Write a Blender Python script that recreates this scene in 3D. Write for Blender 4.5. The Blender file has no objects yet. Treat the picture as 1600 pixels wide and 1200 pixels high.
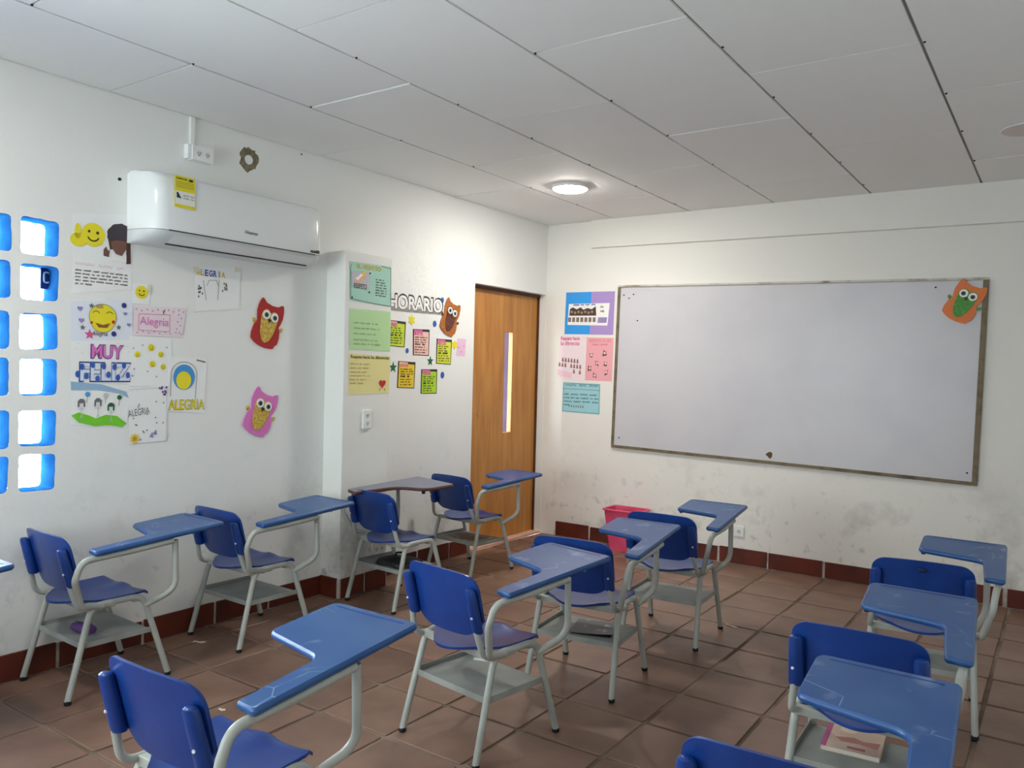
import bpy, bmesh, math, random
from mathutils import Matrix, Vector
random.seed(7)
PI = math.pi
scn = bpy.context.scene
COL = scn.collection

# ------------------------------------------------------------------ camera, light, exposure
FPX, YAW, PITCH, ROLL = 1257.36, 0.6047, -0.0172, 0.0256
CAM = Vector((3.542, -5.5883, 1.3289))
H = 2.52                       # ceiling height
RX, RY = 4.25, -6.62           # right wall, rear wall
_f = Vector((-math.sin(YAW)*math.cos(PITCH), math.cos(YAW)*math.cos(PITCH), math.sin(PITCH)))
_r = Vector((math.cos(YAW), math.sin(YAW), 0)); _u = _r.cross(_f)
_r2 = math.cos(ROLL)*_r + math.sin(ROLL)*_u; _u2 = -math.sin(ROLL)*_r + math.cos(ROLL)*_u
cd = bpy.data.cameras.new('camera'); cam = bpy.data.objects.new('camera', cd); COL.objects.link(cam)
cd.sensor_width = 36; cd.lens = FPX/1600*36; cd.clip_start = .05
cam.matrix_world = Matrix(((_r2.x, _u2.x, -_f.x, CAM.x), (_r2.y, _u2.y, -_f.y, CAM.y), (_r2.z, _u2.z, -_f.z, CAM.z), (0, 0, 0, 1)))
scn.camera = cam

w = bpy.data.worlds.new('overcast_sky'); scn.world = w; w.use_nodes = True
bg = w.node_tree.nodes['Background']; bg.inputs[0].default_value = (.87, .98, .98, 1); bg.inputs[1].default_value = 15.0
def portal(name, loc, rot, sx, sy):
    l = bpy.data.lights.new(name, 'AREA'); l.shape = 'RECTANGLE'; l.size = sx; l.size_y = sy
    l.cycles.is_portal = True
    o = bpy.data.objects.new(name, l); COL.objects.link(o); o.location = loc; o.rotation_euler = rot
portal('window_portal_left', (-.14, -5.17, 1.34), (0, -PI/2, 0), 1.25, 2.66)
portal('window_portal_rear', (1.15, RY-.14, 1.34), (PI/2, 0, 0), 1.7, 1.25)
LAMP_FRONT, LAMP_REAR = 115.0, 70.0
vs = scn.view_settings
vs.view_transform = 'Standard'; vs.look = 'None'; vs.exposure = 0.76; vs.gamma = 1; vs.use_curve_mapping = False
scn.cycles.max_bounces = 7; scn.cycles.diffuse_bounces = 5; scn.cycles.glossy_bounces = 3; scn.cycles.sample_clamp_indirect = 8

# ------------------------------------------------------------------ helpers
def s2l(c):
    return tuple(((x/255)/12.92 if x/255 <= .04045 else ((x/255+.055)/1.055)**2.4) for x in c)
MATS = {}
def mat(name, c, rough=.6, spec=.5, metal=0, emit=None, var=0, noise=None, bump=None, lin=False):
    """c: sRGB 0-255. var: per-object value spread. noise: (scale, sRGB second colour, lo, hi). bump: (scale, strength)."""
    if name in MATS: return MATS[name]
    m = bpy.data.materials.new(name); m.use_nodes = True; nt = m.node_tree; N = nt.nodes; L = nt.links
    b = N['Principled BSDF']; col = c if lin else s2l(c)
    b.inputs['Roughness'].default_value = rough; b.inputs['Metallic'].default_value = metal
    b.inputs['Specular IOR Level'].default_value = spec
    b.inputs['Base Color'].default_value = (*col, 1)
    tc = N.new('ShaderNodeTexCoord'); src = None
    if noise or bump:
        oi = N.new('ShaderNodeObjectInfo'); ad = N.new('ShaderNodeVectorMath'); ad.operation = 'ADD'
        ml = N.new('ShaderNodeMath'); ml.operation = 'MULTIPLY'; ml.inputs[1].default_value = 37
        L.new(oi.outputs['Random'], ml.inputs[0]); L.new(tc.outputs['Object'], ad.inputs[0]); L.new(ml.outputs[0], ad.inputs[1])
    if noise:
        n = N.new('ShaderNodeTexNoise'); n.inputs['Scale'].default_value = noise[0]; n.inputs['Detail'].default_value = 6
        L.new(ad.outputs[0], n.inputs['Vector'])
        r = N.new('ShaderNodeValToRGB'); r.color_ramp.elements[0].position = noise[2]; r.color_ramp.elements[1].position = noise[3]
        r.color_ramp.elements[0].color = (*col, 1); r.color_ramp.elements[1].color = (*s2l(noise[1]), 1)
        L.new(n.outputs['Fac'], r.inputs['Fac']); src = r.outputs['Color']
    if var:
        oi2 = N.new('ShaderNodeObjectInfo'); mr = N.new('ShaderNodeMapRange')
        mr.inputs['To Min'].default_value = 1-var; mr.inputs['To Max'].default_value = 1+var
        L.new(oi2.outputs['Random'], mr.inputs['Value'])
        hs = N.new('ShaderNodeHueSaturation'); L.new(mr.outputs[0], hs.inputs['Value'])
        if src: L.new(src, hs.inputs['Color'])
        else: hs.inputs['Color'].default_value = (*col, 1)
        src = hs.outputs['Color']
    if src: L.new(src, b.inputs['Base Color'])
    if bump:
        n2 = N.new('ShaderNodeTexNoise'); n2.inputs['Scale'].default_value = bump[0]; n2.inputs['Detail'].default_value = 4
        L.new(ad.outputs[0], n2.inputs['Vector'])
        bp = N.new('ShaderNodeBump'); bp.inputs['Strength'].default_value = bump[1]; bp.inputs['Distance'].default_value = .01
        L.new(n2.outputs['Fac'], bp.inputs['Height']); L.new(bp.outputs[0], b.inputs['Normal'])
    if emit:
        b.inputs['Emission Color'].default_value = (*s2l(emit[0]), 1); b.inputs['Emission Strength'].default_value = emit[1]
    MATS[name] = m; return m

def plaster(name, col, dirt, zlo, zhi, amount, thr):
    """painted plaster with patchy scuffs (own noise shapes) in a height band"""
    m = bpy.data.materials.new(name); m.use_nodes = True; nt = m.node_tree; N = nt.nodes; L = nt.links
    b = N['Principled BSDF']; b.inputs['Roughness'].default_value = .75; b.inputs['Specular IOR Level'].default_value = .25
    g = N.new('ShaderNodeNewGeometry'); sp = N.new('ShaderNodeSeparateXYZ'); L.new(g.outputs['Position'], sp.inputs[0])
    mr = N.new('ShaderNodeMapRange'); mr.inputs['From Min'].default_value = zhi; mr.inputs['From Max'].default_value = zlo
    L.new(sp.outputs['Z'], mr.inputs['Value'])
    fac = None
    for sc, lo, hi in ((2.6, thr, thr+.14), (11., thr+.04, thr+.16)):
        n = N.new('ShaderNodeTexNoise'); n.inputs['Scale'].default_value = sc; n.inputs['Detail'].default_value = 9; n.inputs['Roughness'].default_value = .62
        L.new(g.outputs['Position'], n.inputs['Vector'])
        r = N.new('ShaderNodeMapRange'); r.inputs['From Min'].default_value = lo; r.inputs['From Max'].default_value = hi
        L.new(n.outputs['Fac'], r.inputs['Value'])
        if fac is None: fac = r.outputs[0]
        else:
            mx = N.new('ShaderNodeMath'); mx.operation = 'MAXIMUM'; L.new(fac, mx.inputs[0]); L.new(r.outputs[0], mx.inputs[1]); fac = mx.outputs[0]
    mu = N.new('ShaderNodeMath'); mu.operation = 'MULTIPLY'; L.new(fac, mu.inputs[0]); L.new(mr.outputs[0], mu.inputs[1])
    m2 = N.new('ShaderNodeMath'); m2.operation = 'MULTIPLY'; m2.inputs[1].default_value = amount; L.new(mu.outputs[0], m2.inputs[0])
    mix = N.new('ShaderNodeMix'); mix.data_type = 'RGBA'
    mix.inputs[6].default_value = (*s2l(col), 1); mix.inputs[7].default_value = (*s2l(dirt), 1)
    L.new(m2.outputs[0], mix.inputs[0]); L.new(mix.outputs[2], b.inputs['Base Color'])
    n = N.new('ShaderNodeTexNoise'); n.inputs['Scale'].default_value = 9; n.inputs['Detail'].default_value = 5
    L.new(g.outputs['Position'], n.inputs['Vector'])
    bp = N.new('ShaderNodeBump'); bp.inputs['Strength'].default_value = .25; bp.inputs['Distance'].default_value = .012
    L.new(n.outputs['Fac'], bp.inputs['Height']); L.new(bp.outputs[0], b.inputs['Normal'])
    MATS[name] = m; return m

def obj(name, me, m=None, parent=None, smooth=False):
    """link a bmesh or mesh as one object"""
    if isinstance(me, bmesh.types.BMesh):
        d = bpy.data.meshes.new(name); me.normal_update(); me.to_mesh(d); me.free(); me = d
    if m is not None and not me.materials: me.materials.append(m)
    if smooth:
        for p in me.polygons: p.use_smooth = True
        if smooth != 'all':
            try: me.set_sharp_from_angle(angle=math.radians(40))
            except Exception: pass
    o = bpy.data.objects.new(name, me); COL.objects.link(o)
    if parent is not None: o.parent = parent
    return o
def thing(name, label, cat, M=None, group=None):
    o = bpy.data.objects.new(name, None); COL.objects.link(o); o.empty_display_size = .1
    if M is not None: o.matrix_world = M
    return tag(o, label, cat, group)
def tag(o, label, cat, group=None):
    o['label'] = label; o['category'] = cat
    if group: o['group'] = group
    return o
def struct(o): o['kind'] = 'structure'; return o
def T(x, y, z, rz=0): return Matrix.Translation((x, y, z)) @ Matrix.Rotation(rz, 4, 'Z')

def box(bm, x0, x1, y0, y1, z0, z1, bev=0):
    vs_ = [bm.verts.new(p) for p in ((x0,y0,z0),(x1,y0,z0),(x1,y1,z0),(x0,y1,z0),(x0,y0,z1),(x1,y0,z1),(x1,y1,z1),(x0,y1,z1))]
    fs = [bm.faces.new([vs_[i] for i in q]) for q in ((3,2,1,0),(4,5,6,7),(0,1,5,4),(1,2,6,5),(2,3,7,6),(3,0,4,7))]
    if bev:
        es = list({e for f in fs for e in f.edges})
        bmesh.ops.bevel(bm, geom=es, offset=bev, segments=2, affect='EDGES', profile=.7)
    return bm
def B(*a, bev=0): return box(bmesh.new(), *a, bev=bev)

def fillet(pts, rad, n=5, closed=False):
    """round the corners of a polyline (2-D or 3-D)"""
    P = [Vector(p) for p in pts]; out = []; k = len(P)
    for i, p in enumerate(P):
        if not closed and i in (0, k-1): out.append(p.copy()); continue
        a, c = P[(i-1) % k], P[(i+1) % k]
        r = rad[i] if isinstance(rad, (list, tuple)) else rad
        da, dc = (a-p), (c-p); la, lc = da.length, dc.length
        if r <= 0 or la < 1e-6 or lc < 1e-6: out.append(p.copy()); continue
        da, dc = da/la, dc/lc; ang = da.angle(dc)
        if ang > PI-.02: out.append(p.copy()); continue
        t = min(r/math.tan(ang/2), la*.49, lc*.49)
        A, Cc = p+da*t, p+dc*t
        for j in range(n+1):
            s = j/n; out.append(A*(1-s)**2 + p*2*s*(1-s) + Cc*s*s)
    return out
def tube(bm, path, r, seg=10, cap=True):
    P = [Vector(p) for p in path]; rings = []; up = None
    for i, p in enumerate(P):
        d = ((P[i+1]-p) if i == 0 else (p-P[i-1]) if i == len(P)-1 else (P[i+1]-p).normalized()+(p-P[i-1]).normalized()).normalized()
        if up is None:
            up = Vector((0,0,1)) if abs(d.z) < .9 else Vector((1,0,0))
        a = d.cross(up).normalized(); b = a.cross(d).normalized(); up = b
        rr = r[i] if isinstance(r, (list, tuple)) else r
        rings.append([bm.verts.new(p + rr*(math.cos(t)*a + math.sin(t)*b)) for t in [2*PI*k/seg for k in range(seg)]])
    for A, Bq in zip(rings, rings[1:]):
        for k in range(seg): bm.faces.new((A[k], A[(k+1) % seg], Bq[(k+1) % seg], Bq[k]))
    if cap: bm.faces.new(list(reversed(rings[0]))); bm.faces.new(rings[-1])
    bmesh.ops.recalc_face_normals(bm, faces=bm.faces[:])
    return bm
def loft(bm, rings, closed=True, caps=True):
    R_ = [[bm.verts.new(p) for p in r] for r in rings]
    n = len(R_[0])
    for A, Bq in zip(R_, R_[1:]):
        for k in range(n if closed else n-1): bm.faces.new((A[k], A[(k+1) % n], Bq[(k+1) % n], Bq[k]))
    if caps: bm.faces.new(list(reversed(R_[0]))); bm.faces.new(R_[-1])
    bmesh.ops.recalc_face_normals(bm, faces=bm.faces[:])
    return bm
def inset2d(pts, d):
    """offset a closed counter-clockwise outline inwards by d"""
    n = len(pts); out = []
    for i in range(n):
        a, p, c = Vector(pts[i-1][:2]), Vector(pts[i][:2]), Vector(pts[(i+1) % n][:2])
        e1, e2 = (p-a), (c-p)
        if e1.length < 1e-7: e1 = e2
        if e2.length < 1e-7: e2 = e1
        e1.normalize(); e2.normalize()
        nn = Vector((-e1.y-e2.y, e1.x+e2.x)); nn.normalize()
        out.append(p + nn*d)
    return out
def plate(pts, z0, z1, bev=0, bm=None):
    """solid slab from a counter-clockwise 2-D outline, with a bevelled top and bottom edge"""
    bm = bm or bmesh.new()
    if bev:
        i1 = inset2d(pts, bev); i2 = inset2d(pts, bev*.3)
        rs = [[(p.x,p.y,z0) for p in i1], [(p.x,p.y,z0+bev*.7) for p in i2], [(p[0],p[1],(z0+z1)/2) for p in pts],
              [(p.x,p.y,z1-bev*.7) for p in i2], [(p.x,p.y,z1) for p in i1]]
    else: rs = [[(p[0],p[1],z0) for p in pts], [(p[0],p[1],z1) for p in pts]]
    return loft(bm, rs)
def circle(cx, cy, rx, ry=None, n=20, a0=0):
    ry = ry or rx
    return [Vector((cx+rx*math.cos(a0+2*PI*k/n), cy+ry*math.sin(a0+2*PI*k/n))) for k in range(n)]
def star_pts(cx, cy, r, inner=.45, n=5, rot=PI/2):
    return [Vector((cx+(r if k % 2 == 0 else r*inner)*math.cos(rot+PI*k/n), cy+(r if k % 2 == 0 else r*inner)*math.sin(rot+PI*k/n))) for k in range(2*n)]
def heart_pts(cx, cy, s):
    o = []
    for k in range(22):
        t = -2*PI*k/22
        o.append(Vector((cx+s*16*math.sin(t)**3/17*-1, cy+s*(13*math.cos(t)-5*math.cos(2*t)-2*math.cos(3*t)-math.cos(4*t))/17)))
    return o[::-1] if area(o) < 0 else o
def area(p): return .5*sum(p[i-1][0]*p[i][1]-p[i][0]*p[i-1][1] for i in range(len(p)))
def ccw(p): return p if area(p) > 0 else p[::-1]
def rect(x0, x1, y0, y1): return [Vector((x0,y0)), Vector((x1,y0)), Vector((x1,y1)), Vector((x0,y1))]

# flat print on papers: LAYER height above the sheet; each piece is a thin raised film
def film(name, shapes, m, parent, z=.0012, th=.0005):
    bm = bmesh.new()
    for p in shapes: plate(ccw([Vector(q) for q in p]), z, z+th, bm=bm)
    o = obj(name, bm, m, parent)
    if 'dots' in name or 'spots' in name: o['kind'] = 'stuff'
    return o
def ribbon(pts, wd):
    """a stroke as a list of small quads"""
    out = []
    for a, b in zip(pts, pts[1:]):
        a, b = Vector(a), Vector(b); d = b-a
        if d.length < 1e-6: continue
        d.normalize(); n = Vector((-d.y, d.x))*wd/2; e = d*wd*.3
        out.append([a-n-e, b-n+e, b+n+e, a+n-e])
    return out
def strokes(name, lines, wd, m, parent, z=.0012):
    bm = bmesh.new()
    for l in lines:
        for q in ribbon(l, wd): bm.faces.new([bm.verts.new((p.x, p.y, z)) for p in q])
    o = obj(name, bm, m, parent)
    if 'handwriting' in name: o['kind'] = 'stuff'
    return o
def scrawl(x0, x1, y, hgt, rnd, gap=.12):
    """one line of illegible small handwriting"""
    out = []; x = x0
    while x < x1-hgt:
        n = rnd.randint(3, 8); pts = []
        for k in range(n*2):
            pts.append((x, y + (hgt*.5 if k % 2 else -hgt*.5)*rnd.uniform(.5, 1.1))); x += hgt*rnd.uniform(.25, .45)
            if x > x1: break
        if len(pts) > 1: out.append(pts)
        x += hgt*rnd.uniform(.6, 1.1)
    return out
def text(name, s, cx, cy, wd, hg, m, parent, z=.0012, bold=0., shear=0, rot=0):
    c = bpy.data.curves.new('t', 'FONT'); c.body = s; c.align_x = 'CENTER'; c.align_y = 'CENTER'; c.offset = bold; c.shear = shear; c.resolution_u = 3
    o = bpy.data.objects.new('t', c); COL.objects.link(o)
    bpy.context.view_layer.update()
    me = bpy.data.meshes.new_from_object(o.evaluated_get(bpy.context.evaluated_depsgraph_get()))
    bpy.data.objects.remove(o); bpy.data.curves.remove(c)
    xs = [v.co.x for v in me.vertices]; ys = [v.co.y for v in me.vertices]
    mx, my = (min(xs)+max(xs))/2, (min(ys)+max(ys))/2; sx, sy = wd/(max(xs)-min(xs)), hg/(max(ys)-min(ys))
    cr, sr = math.cos(rot), math.sin(rot)
    for v in me.vertices:
        x, y = (v.co.x-mx)*sx, (v.co.y-my)*sy
        v.co = (cx+cr*x-sr*y, cy+sr*x+cr*y, z)
    return obj(name, me, m, parent)

# points of the photograph carried onto the wall planes (real positions in the room)
def pix(px, py, axis, val):
    D = _f + (px-800)/FPX*_r2 + (600-py)/FPX*_u2
    t = (val-CAM[axis])/D[axis]; return CAM + t*D
def WL(px, py, x=0.): p = pix(px, py, 0, x); return Vector((p.y, p.z))
def WB(px, py, y=0.): p = pix(px, py, 1, y); return Vector((p.x, p.z))
def frameL(u, v, tilt=0, x=0.):     # left wall, facing +x
    return Matrix(((0,0,1,x),(1,0,0,u),(0,1,0,v),(0,0,0,1))) @ Matrix.Rotation(tilt, 4, 'Z')
def frameB(u, v, tilt=0, y=0.):     # back wall, facing -y
    return Matrix(((1,0,0,u),(0,0,-1,y),(0,1,0,v),(0,0,0,1))) @ Matrix.Rotation(tilt, 4, 'Z')

# ------------------------------------------------------------------ materials
M_wallL = plaster('plaster_left', (236,238,236), (150,152,148), .12, 1.0, .45, .56)
M_wallB = plaster('plaster_back', (236,235,230), (124,124,120), .10, .85, .55, .535)
M_pillar = plaster('plaster_pillar', (235,236,232), (150,150,138), .10, .62, .8, .50)
M_ceil = mat('ceiling_panel', (240,241,240), .7, .2, var=.02, bump=(60,.04))
M_ceilback = mat('ceiling_void', (176,176,172), .9)
M_floor = mat('terracotta_tile', (142,111,95), .40, .45, var=.09, noise=(5,(116,89,76),.35,.72), bump=(18,.12))
M_grout = mat('floor_grout', (150,132,118), .9, .1, noise=(2.2,(104,88,76),.42,.60))
M_skirt = mat('skirting_tile', (104,42,26), .5, .4, var=.10, noise=(8,(82,34,24),.4,.7))
M_skgrout = mat('skirting_mortar', (205,198,188), .9, .1, noise=(14,(150,140,128),.45,.7))
M_blueP = mat('blue_reveal_paint', (26,74,124), .8, .0, noise=(14,(20,64,114),.4,.7))
M_white = mat('white_plastic', (238,240,240), .35)
M_blue = mat('blue_plastic', (18,56,130), .30, .5, var=.06, noise=(16,(22,64,140),.45,.7), bump=(220,.05))
M_dark = mat('dark_hole', (18,18,18), .7)
M_black = mat('black_rubber', (20,20,22), .6)
M_tube = mat('grey_enamel_tube', (178,182,176), .35, .5, noise=(9,(160,164,158),.45,.75))
M_rack = mat('grey_rack_sheet', (160,165,160), .45, .4, noise=(7,(136,140,136),.4,.7))
M_rivet = mat('rivet', (225,228,230), .3)

def tablet_mat():
    m = bpy.data.materials.new('worn_blue_tablet'); m.use_nodes = True; nt = m.node_tree; N = nt.nodes; L = nt.links
    b = N['Principled BSDF']; b.inputs['Roughness'].default_value = .34
    tc = N.new('ShaderNodeTexCoord'); oi = N.new('ShaderNodeObjectInfo'); ad = N.new('ShaderNodeVectorMath'); ad.operation = 'ADD'
    ml = N.new('ShaderNodeMath'); ml.operation = 'MULTIPLY'; ml.inputs[1].default_value = 53
    L.new(oi.outputs['Random'], ml.inputs[0]); L.new(tc.outputs['Object'], ad.inputs[0]); L.new(ml.outputs[0], ad.inputs[1])
    def noise(sc, lo, hi, det=6):
        n = N.new('ShaderNodeTexNoise'); n.inputs['Scale'].default_value = sc; n.inputs['Detail'].default_value = det
        L.new(ad.outputs[0], n.inputs['Vector'])
        r = N.new('ShaderNodeMapRange'); r.inputs['From Min'].default_value = lo; r.inputs['From Max'].default_value = hi
        L.new(n.outputs['Fac'], r.inputs['Value']); return r.outputs[0]
    def mix(f, a, bcol):
        mx = N.new('ShaderNodeMix'); mx.data_type = 'RGBA'; L.new(f, mx.inputs[0])
        if isinstance(a, tuple): mx.inputs[6].default_value = (*s2l(a), 1)
        else: L.new(a, mx.inputs[6])
        mx.inputs[7].default_value = (*s2l(bcol), 1); return mx.outputs[2]
    c = mix(noise(5, .38, .66), (32,80,142), (50,92,148))
    # chalky scuffs and thin scratches on the upper face
    g = N.new('ShaderNodeNewGeometry'); sp = N.new('ShaderNodeSeparateXYZ'); L.new(g.outputs['Normal'], sp.inputs[0])
    upf = N.new('ShaderNodeMapRange'); upf.inputs['From Min'].default_value = .9; upf.inputs['From Max'].default_value = .98; L.new(sp.outputs['Z'], upf.inputs['Value'])
    def mul(a, bq):
        mm = N.new('ShaderNodeMath'); mm.operation = 'MULTIPLY'; L.new(a, mm.inputs[0])
        if isinstance(bq, float): mm.inputs[1].default_value = bq
        else: L.new(bq, mm.inputs[1])
        return mm.outputs[0]
    c = mix(mul(mul(noise(9, .60, .72), upf.outputs[0]), .55), c, (150,172,205))
    wv = N.new('ShaderNodeTexVoronoi'); wv.feature = 'DISTANCE_TO_EDGE'; wv.inputs['Scale'].default_value = 7
    L.new(ad.outputs[0], wv.inputs['Vector'])
    wr = N.new('ShaderNodeMapRange'); wr.inputs['From Min'].default_value = .012; wr.inputs['From Max'].default_value = .004; L.new(wv.outputs['Distance'], wr.inputs['Value'])
    c = mix(mul(mul(mul(wr.outputs[0], noise(6, .56, .62)), upf.outputs[0]), .5), c, (170,195,225))
    L.new(c, b.inputs['Base Color'])
    return m
M_tablet = tablet_mat()

# ------------------------------------------------------------------ floor, ceiling, skirting
XJ0, TP, YJ0 = .174, .3468, -.015
fl = struct(obj('floor', B(-.0, RX, RY, 0, -.08, -.006), M_grout))
xs = [0] + [XJ0+TP*k for k in range(13) if XJ0+TP*k < RX-.03] + [RX]
ys = [0] + [YJ0-.345*k for k in range(1, 21) if YJ0-.345*k > RY+.03] + [RY]
tile_cache = {}
def tile_mesh(wx, wy, v):
    k = (round(wx,3), round(wy,3), v)
    if k not in tile_cache:
        rr = random.Random(v); bm = bmesh.new(); hx, hy = wx/2, wy/2
        pts = [Vector((sx*(hx-rr.uniform(0,.005)), sy*(hy-rr.uniform(0,.005)))) for sx, sy in ((-1,-1),(1,-1),(1,1),(-1,1))]
        pts = fillet(pts, .012, 2, True)
        loft(bm, [[(p.x,p.y,-.012) for p in pts], [(p.x,p.y,-.0025) for p in pts], [(p.x,p.y,0) for p in inset2d(pts,.003)]])
        me = bpy.data.meshes.new('floor_tile'); bm.to_mesh(me); bm.free(); me.materials.append(M_floor); tile_cache[k] = me
    return tile_cache[k]
for i in range(len(xs)-1):
    for j in range(len(ys)-1):
        wx, wy = xs[i+1]-xs[i]-.011, ys[j]-ys[j+1]-.011
        o = bpy.data.objects.new('floor_tile', tile_mesh(wx, wy, (i*3+j*5) % 6)); COL.objects.link(o); o.parent = fl
        o.location = ((xs[i]+xs[i+1])/2, (ys[j]+ys[j+1])/2, random.uniform(-.0012, 0))
        o.rotation_euler = (random.uniform(-.002,.002), random.uniform(-.002,.002), 0)

ce = struct(obj('ceiling', B(-.15, RX+.15, RY-.15, .15, H+.012, H+.10), M_ceilback))
CW, CL = .6155, 1.222
cxs = [0] + [.0+CW*k for k in range(1, 7)] + [RX]
pan_cache = {}
for i in range(len(cxs)-1):
    off = 0 if i % 2 == 0 else CL/2
    yj = [0] + [-(off+CL*k) for k in range(0 if off else 1, 7) if -(off+CL*k) > RY+.05] + [RY]
    for j in range(len(yj)-1):
        wx, wy = cxs[i+1]-cxs[i]-.012, yj[j]-yj[j+1]-.009
        key = (round(wx,3), round(wy,3))
        if key not in pan_cache:
            pan_cache[key] = bpy.data.meshes.new('ceiling_panel'); bm = B(-wx/2, wx/2, -wy/2, wy/2, 0, .009); bm.to_mesh(pan_cache[key]); bm.free(); pan_cache[key].materials.append(M_ceil)
        o = bpy.data.objects.new('ceiling_panel', pan_cache[key]); COL.objects.link(o); o.parent = ce
        o.location = ((cxs[i]+cxs[i+1])/2, (yj[j]+yj[j+1])/2, H+random.uniform(-.0005,.0015))
        o.rotation_euler = (random.uniform(-.0018,.0018), random.uniform(-.003,.003), random.uniform(-.0015,.0015))
scr = bpy.data.meshes.new('screw'); bm = bmesh.new(); plate(circle(0,0,.0042,n=8), -.002, .004, bm=bm); bm.to_mesh(scr); bm.free(); scr.materials.append(M_dark)
for i in range(1, 7):
    for k in range(0, 8):
        y = -.31-.611*k+.31*(i % 2)
        if y < -.05 and y > -4.6:
            o = bpy.data.objects.new('screw', scr); COL.objects.link(o); o.parent = ce
            o.location = (cxs[i]+.012, y+random.uniform(-.01,.01), H-.002)
def skirting(name, runs):
    """runs: list of (p0, p1, normal, joints). mortar strip plus single tiles"""
    bm = bmesh.new()
    for (a, b, n, js) in runs:
        a, b, n = Vector(a), Vector(b), Vector(n); q = [a, b, b+n*.008, a+n*.008]
        if area([(p.x,p.y) for p in q]) < 0: q = q[::-1]
        loft(bm, [[(p.x,p.y,0.0005) for p in q], [(p.x,p.y,.108) for p in q]])
    root = struct(obj(name, bm, M_skgrout))
    for (a, b, n, js) in runs:
        a, b, n = Vector(a), Vector(b), Vector(n); d = (b-a).normalized()
        cuts = [0]+[j for j in js]+[(b-a).length]
        for s0, s1 in zip(cuts, cuts[1:]):
            g0, g1 = s0+random.uniform(.006,.013), s1-random.uniform(.006,.013)
            if g1-g0 < .02: continue
            q = [a+d*g0+n*.004, a+d*g1+n*.004, a+d*g1+n*.016, a+d*g0+n*.016]
            if area([(p.x,p.y) for p in q]) < 0: q = q[::-1]
            h1, h2 = .111+random.uniform(-.004,.003), .111+random.uniform(-.004,.003)
            bm = bmesh.new(); loft(bm, [[(p.x,p.y,.004) for p in q], [(p.x,p.y,.105) for p in q], [(p.x,p.y,h1) for p in q]])
            obj('skirting_tile', bm, M_skirt, root)
    return root
PX, PY0, PY1, PZ = .152, -2.37, -1.99, 1.985      # pillar
skirting('baseboard_left', [
    ((0,RY,0),(0,PY0,0),(1,0,0),[s-RY for s in (-6.3,-5.95,-5.6,-5.26,-4.9,-4.55,-4.2,-3.856,-3.47,-3.085,-2.751)]),
    ((0,PY0,0),(PX,PY0,0),(0,-1,0),[]),
    ((PX,PY0-.008,0),(PX,PY1,0),(1,0,0),[.2]),
    ((0,PY1,0),(0,-.985,0),(1,0,0),[.102,.45,.79])])
skirting('baseboard_back', [((.148,0,0),(RX,0,0),(0,-1,0),[j-.148 for j in (.467,.82,1.17,1.52,1.871,2.24,2.585,2.93,3.272,3.62,3.96)])])

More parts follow.
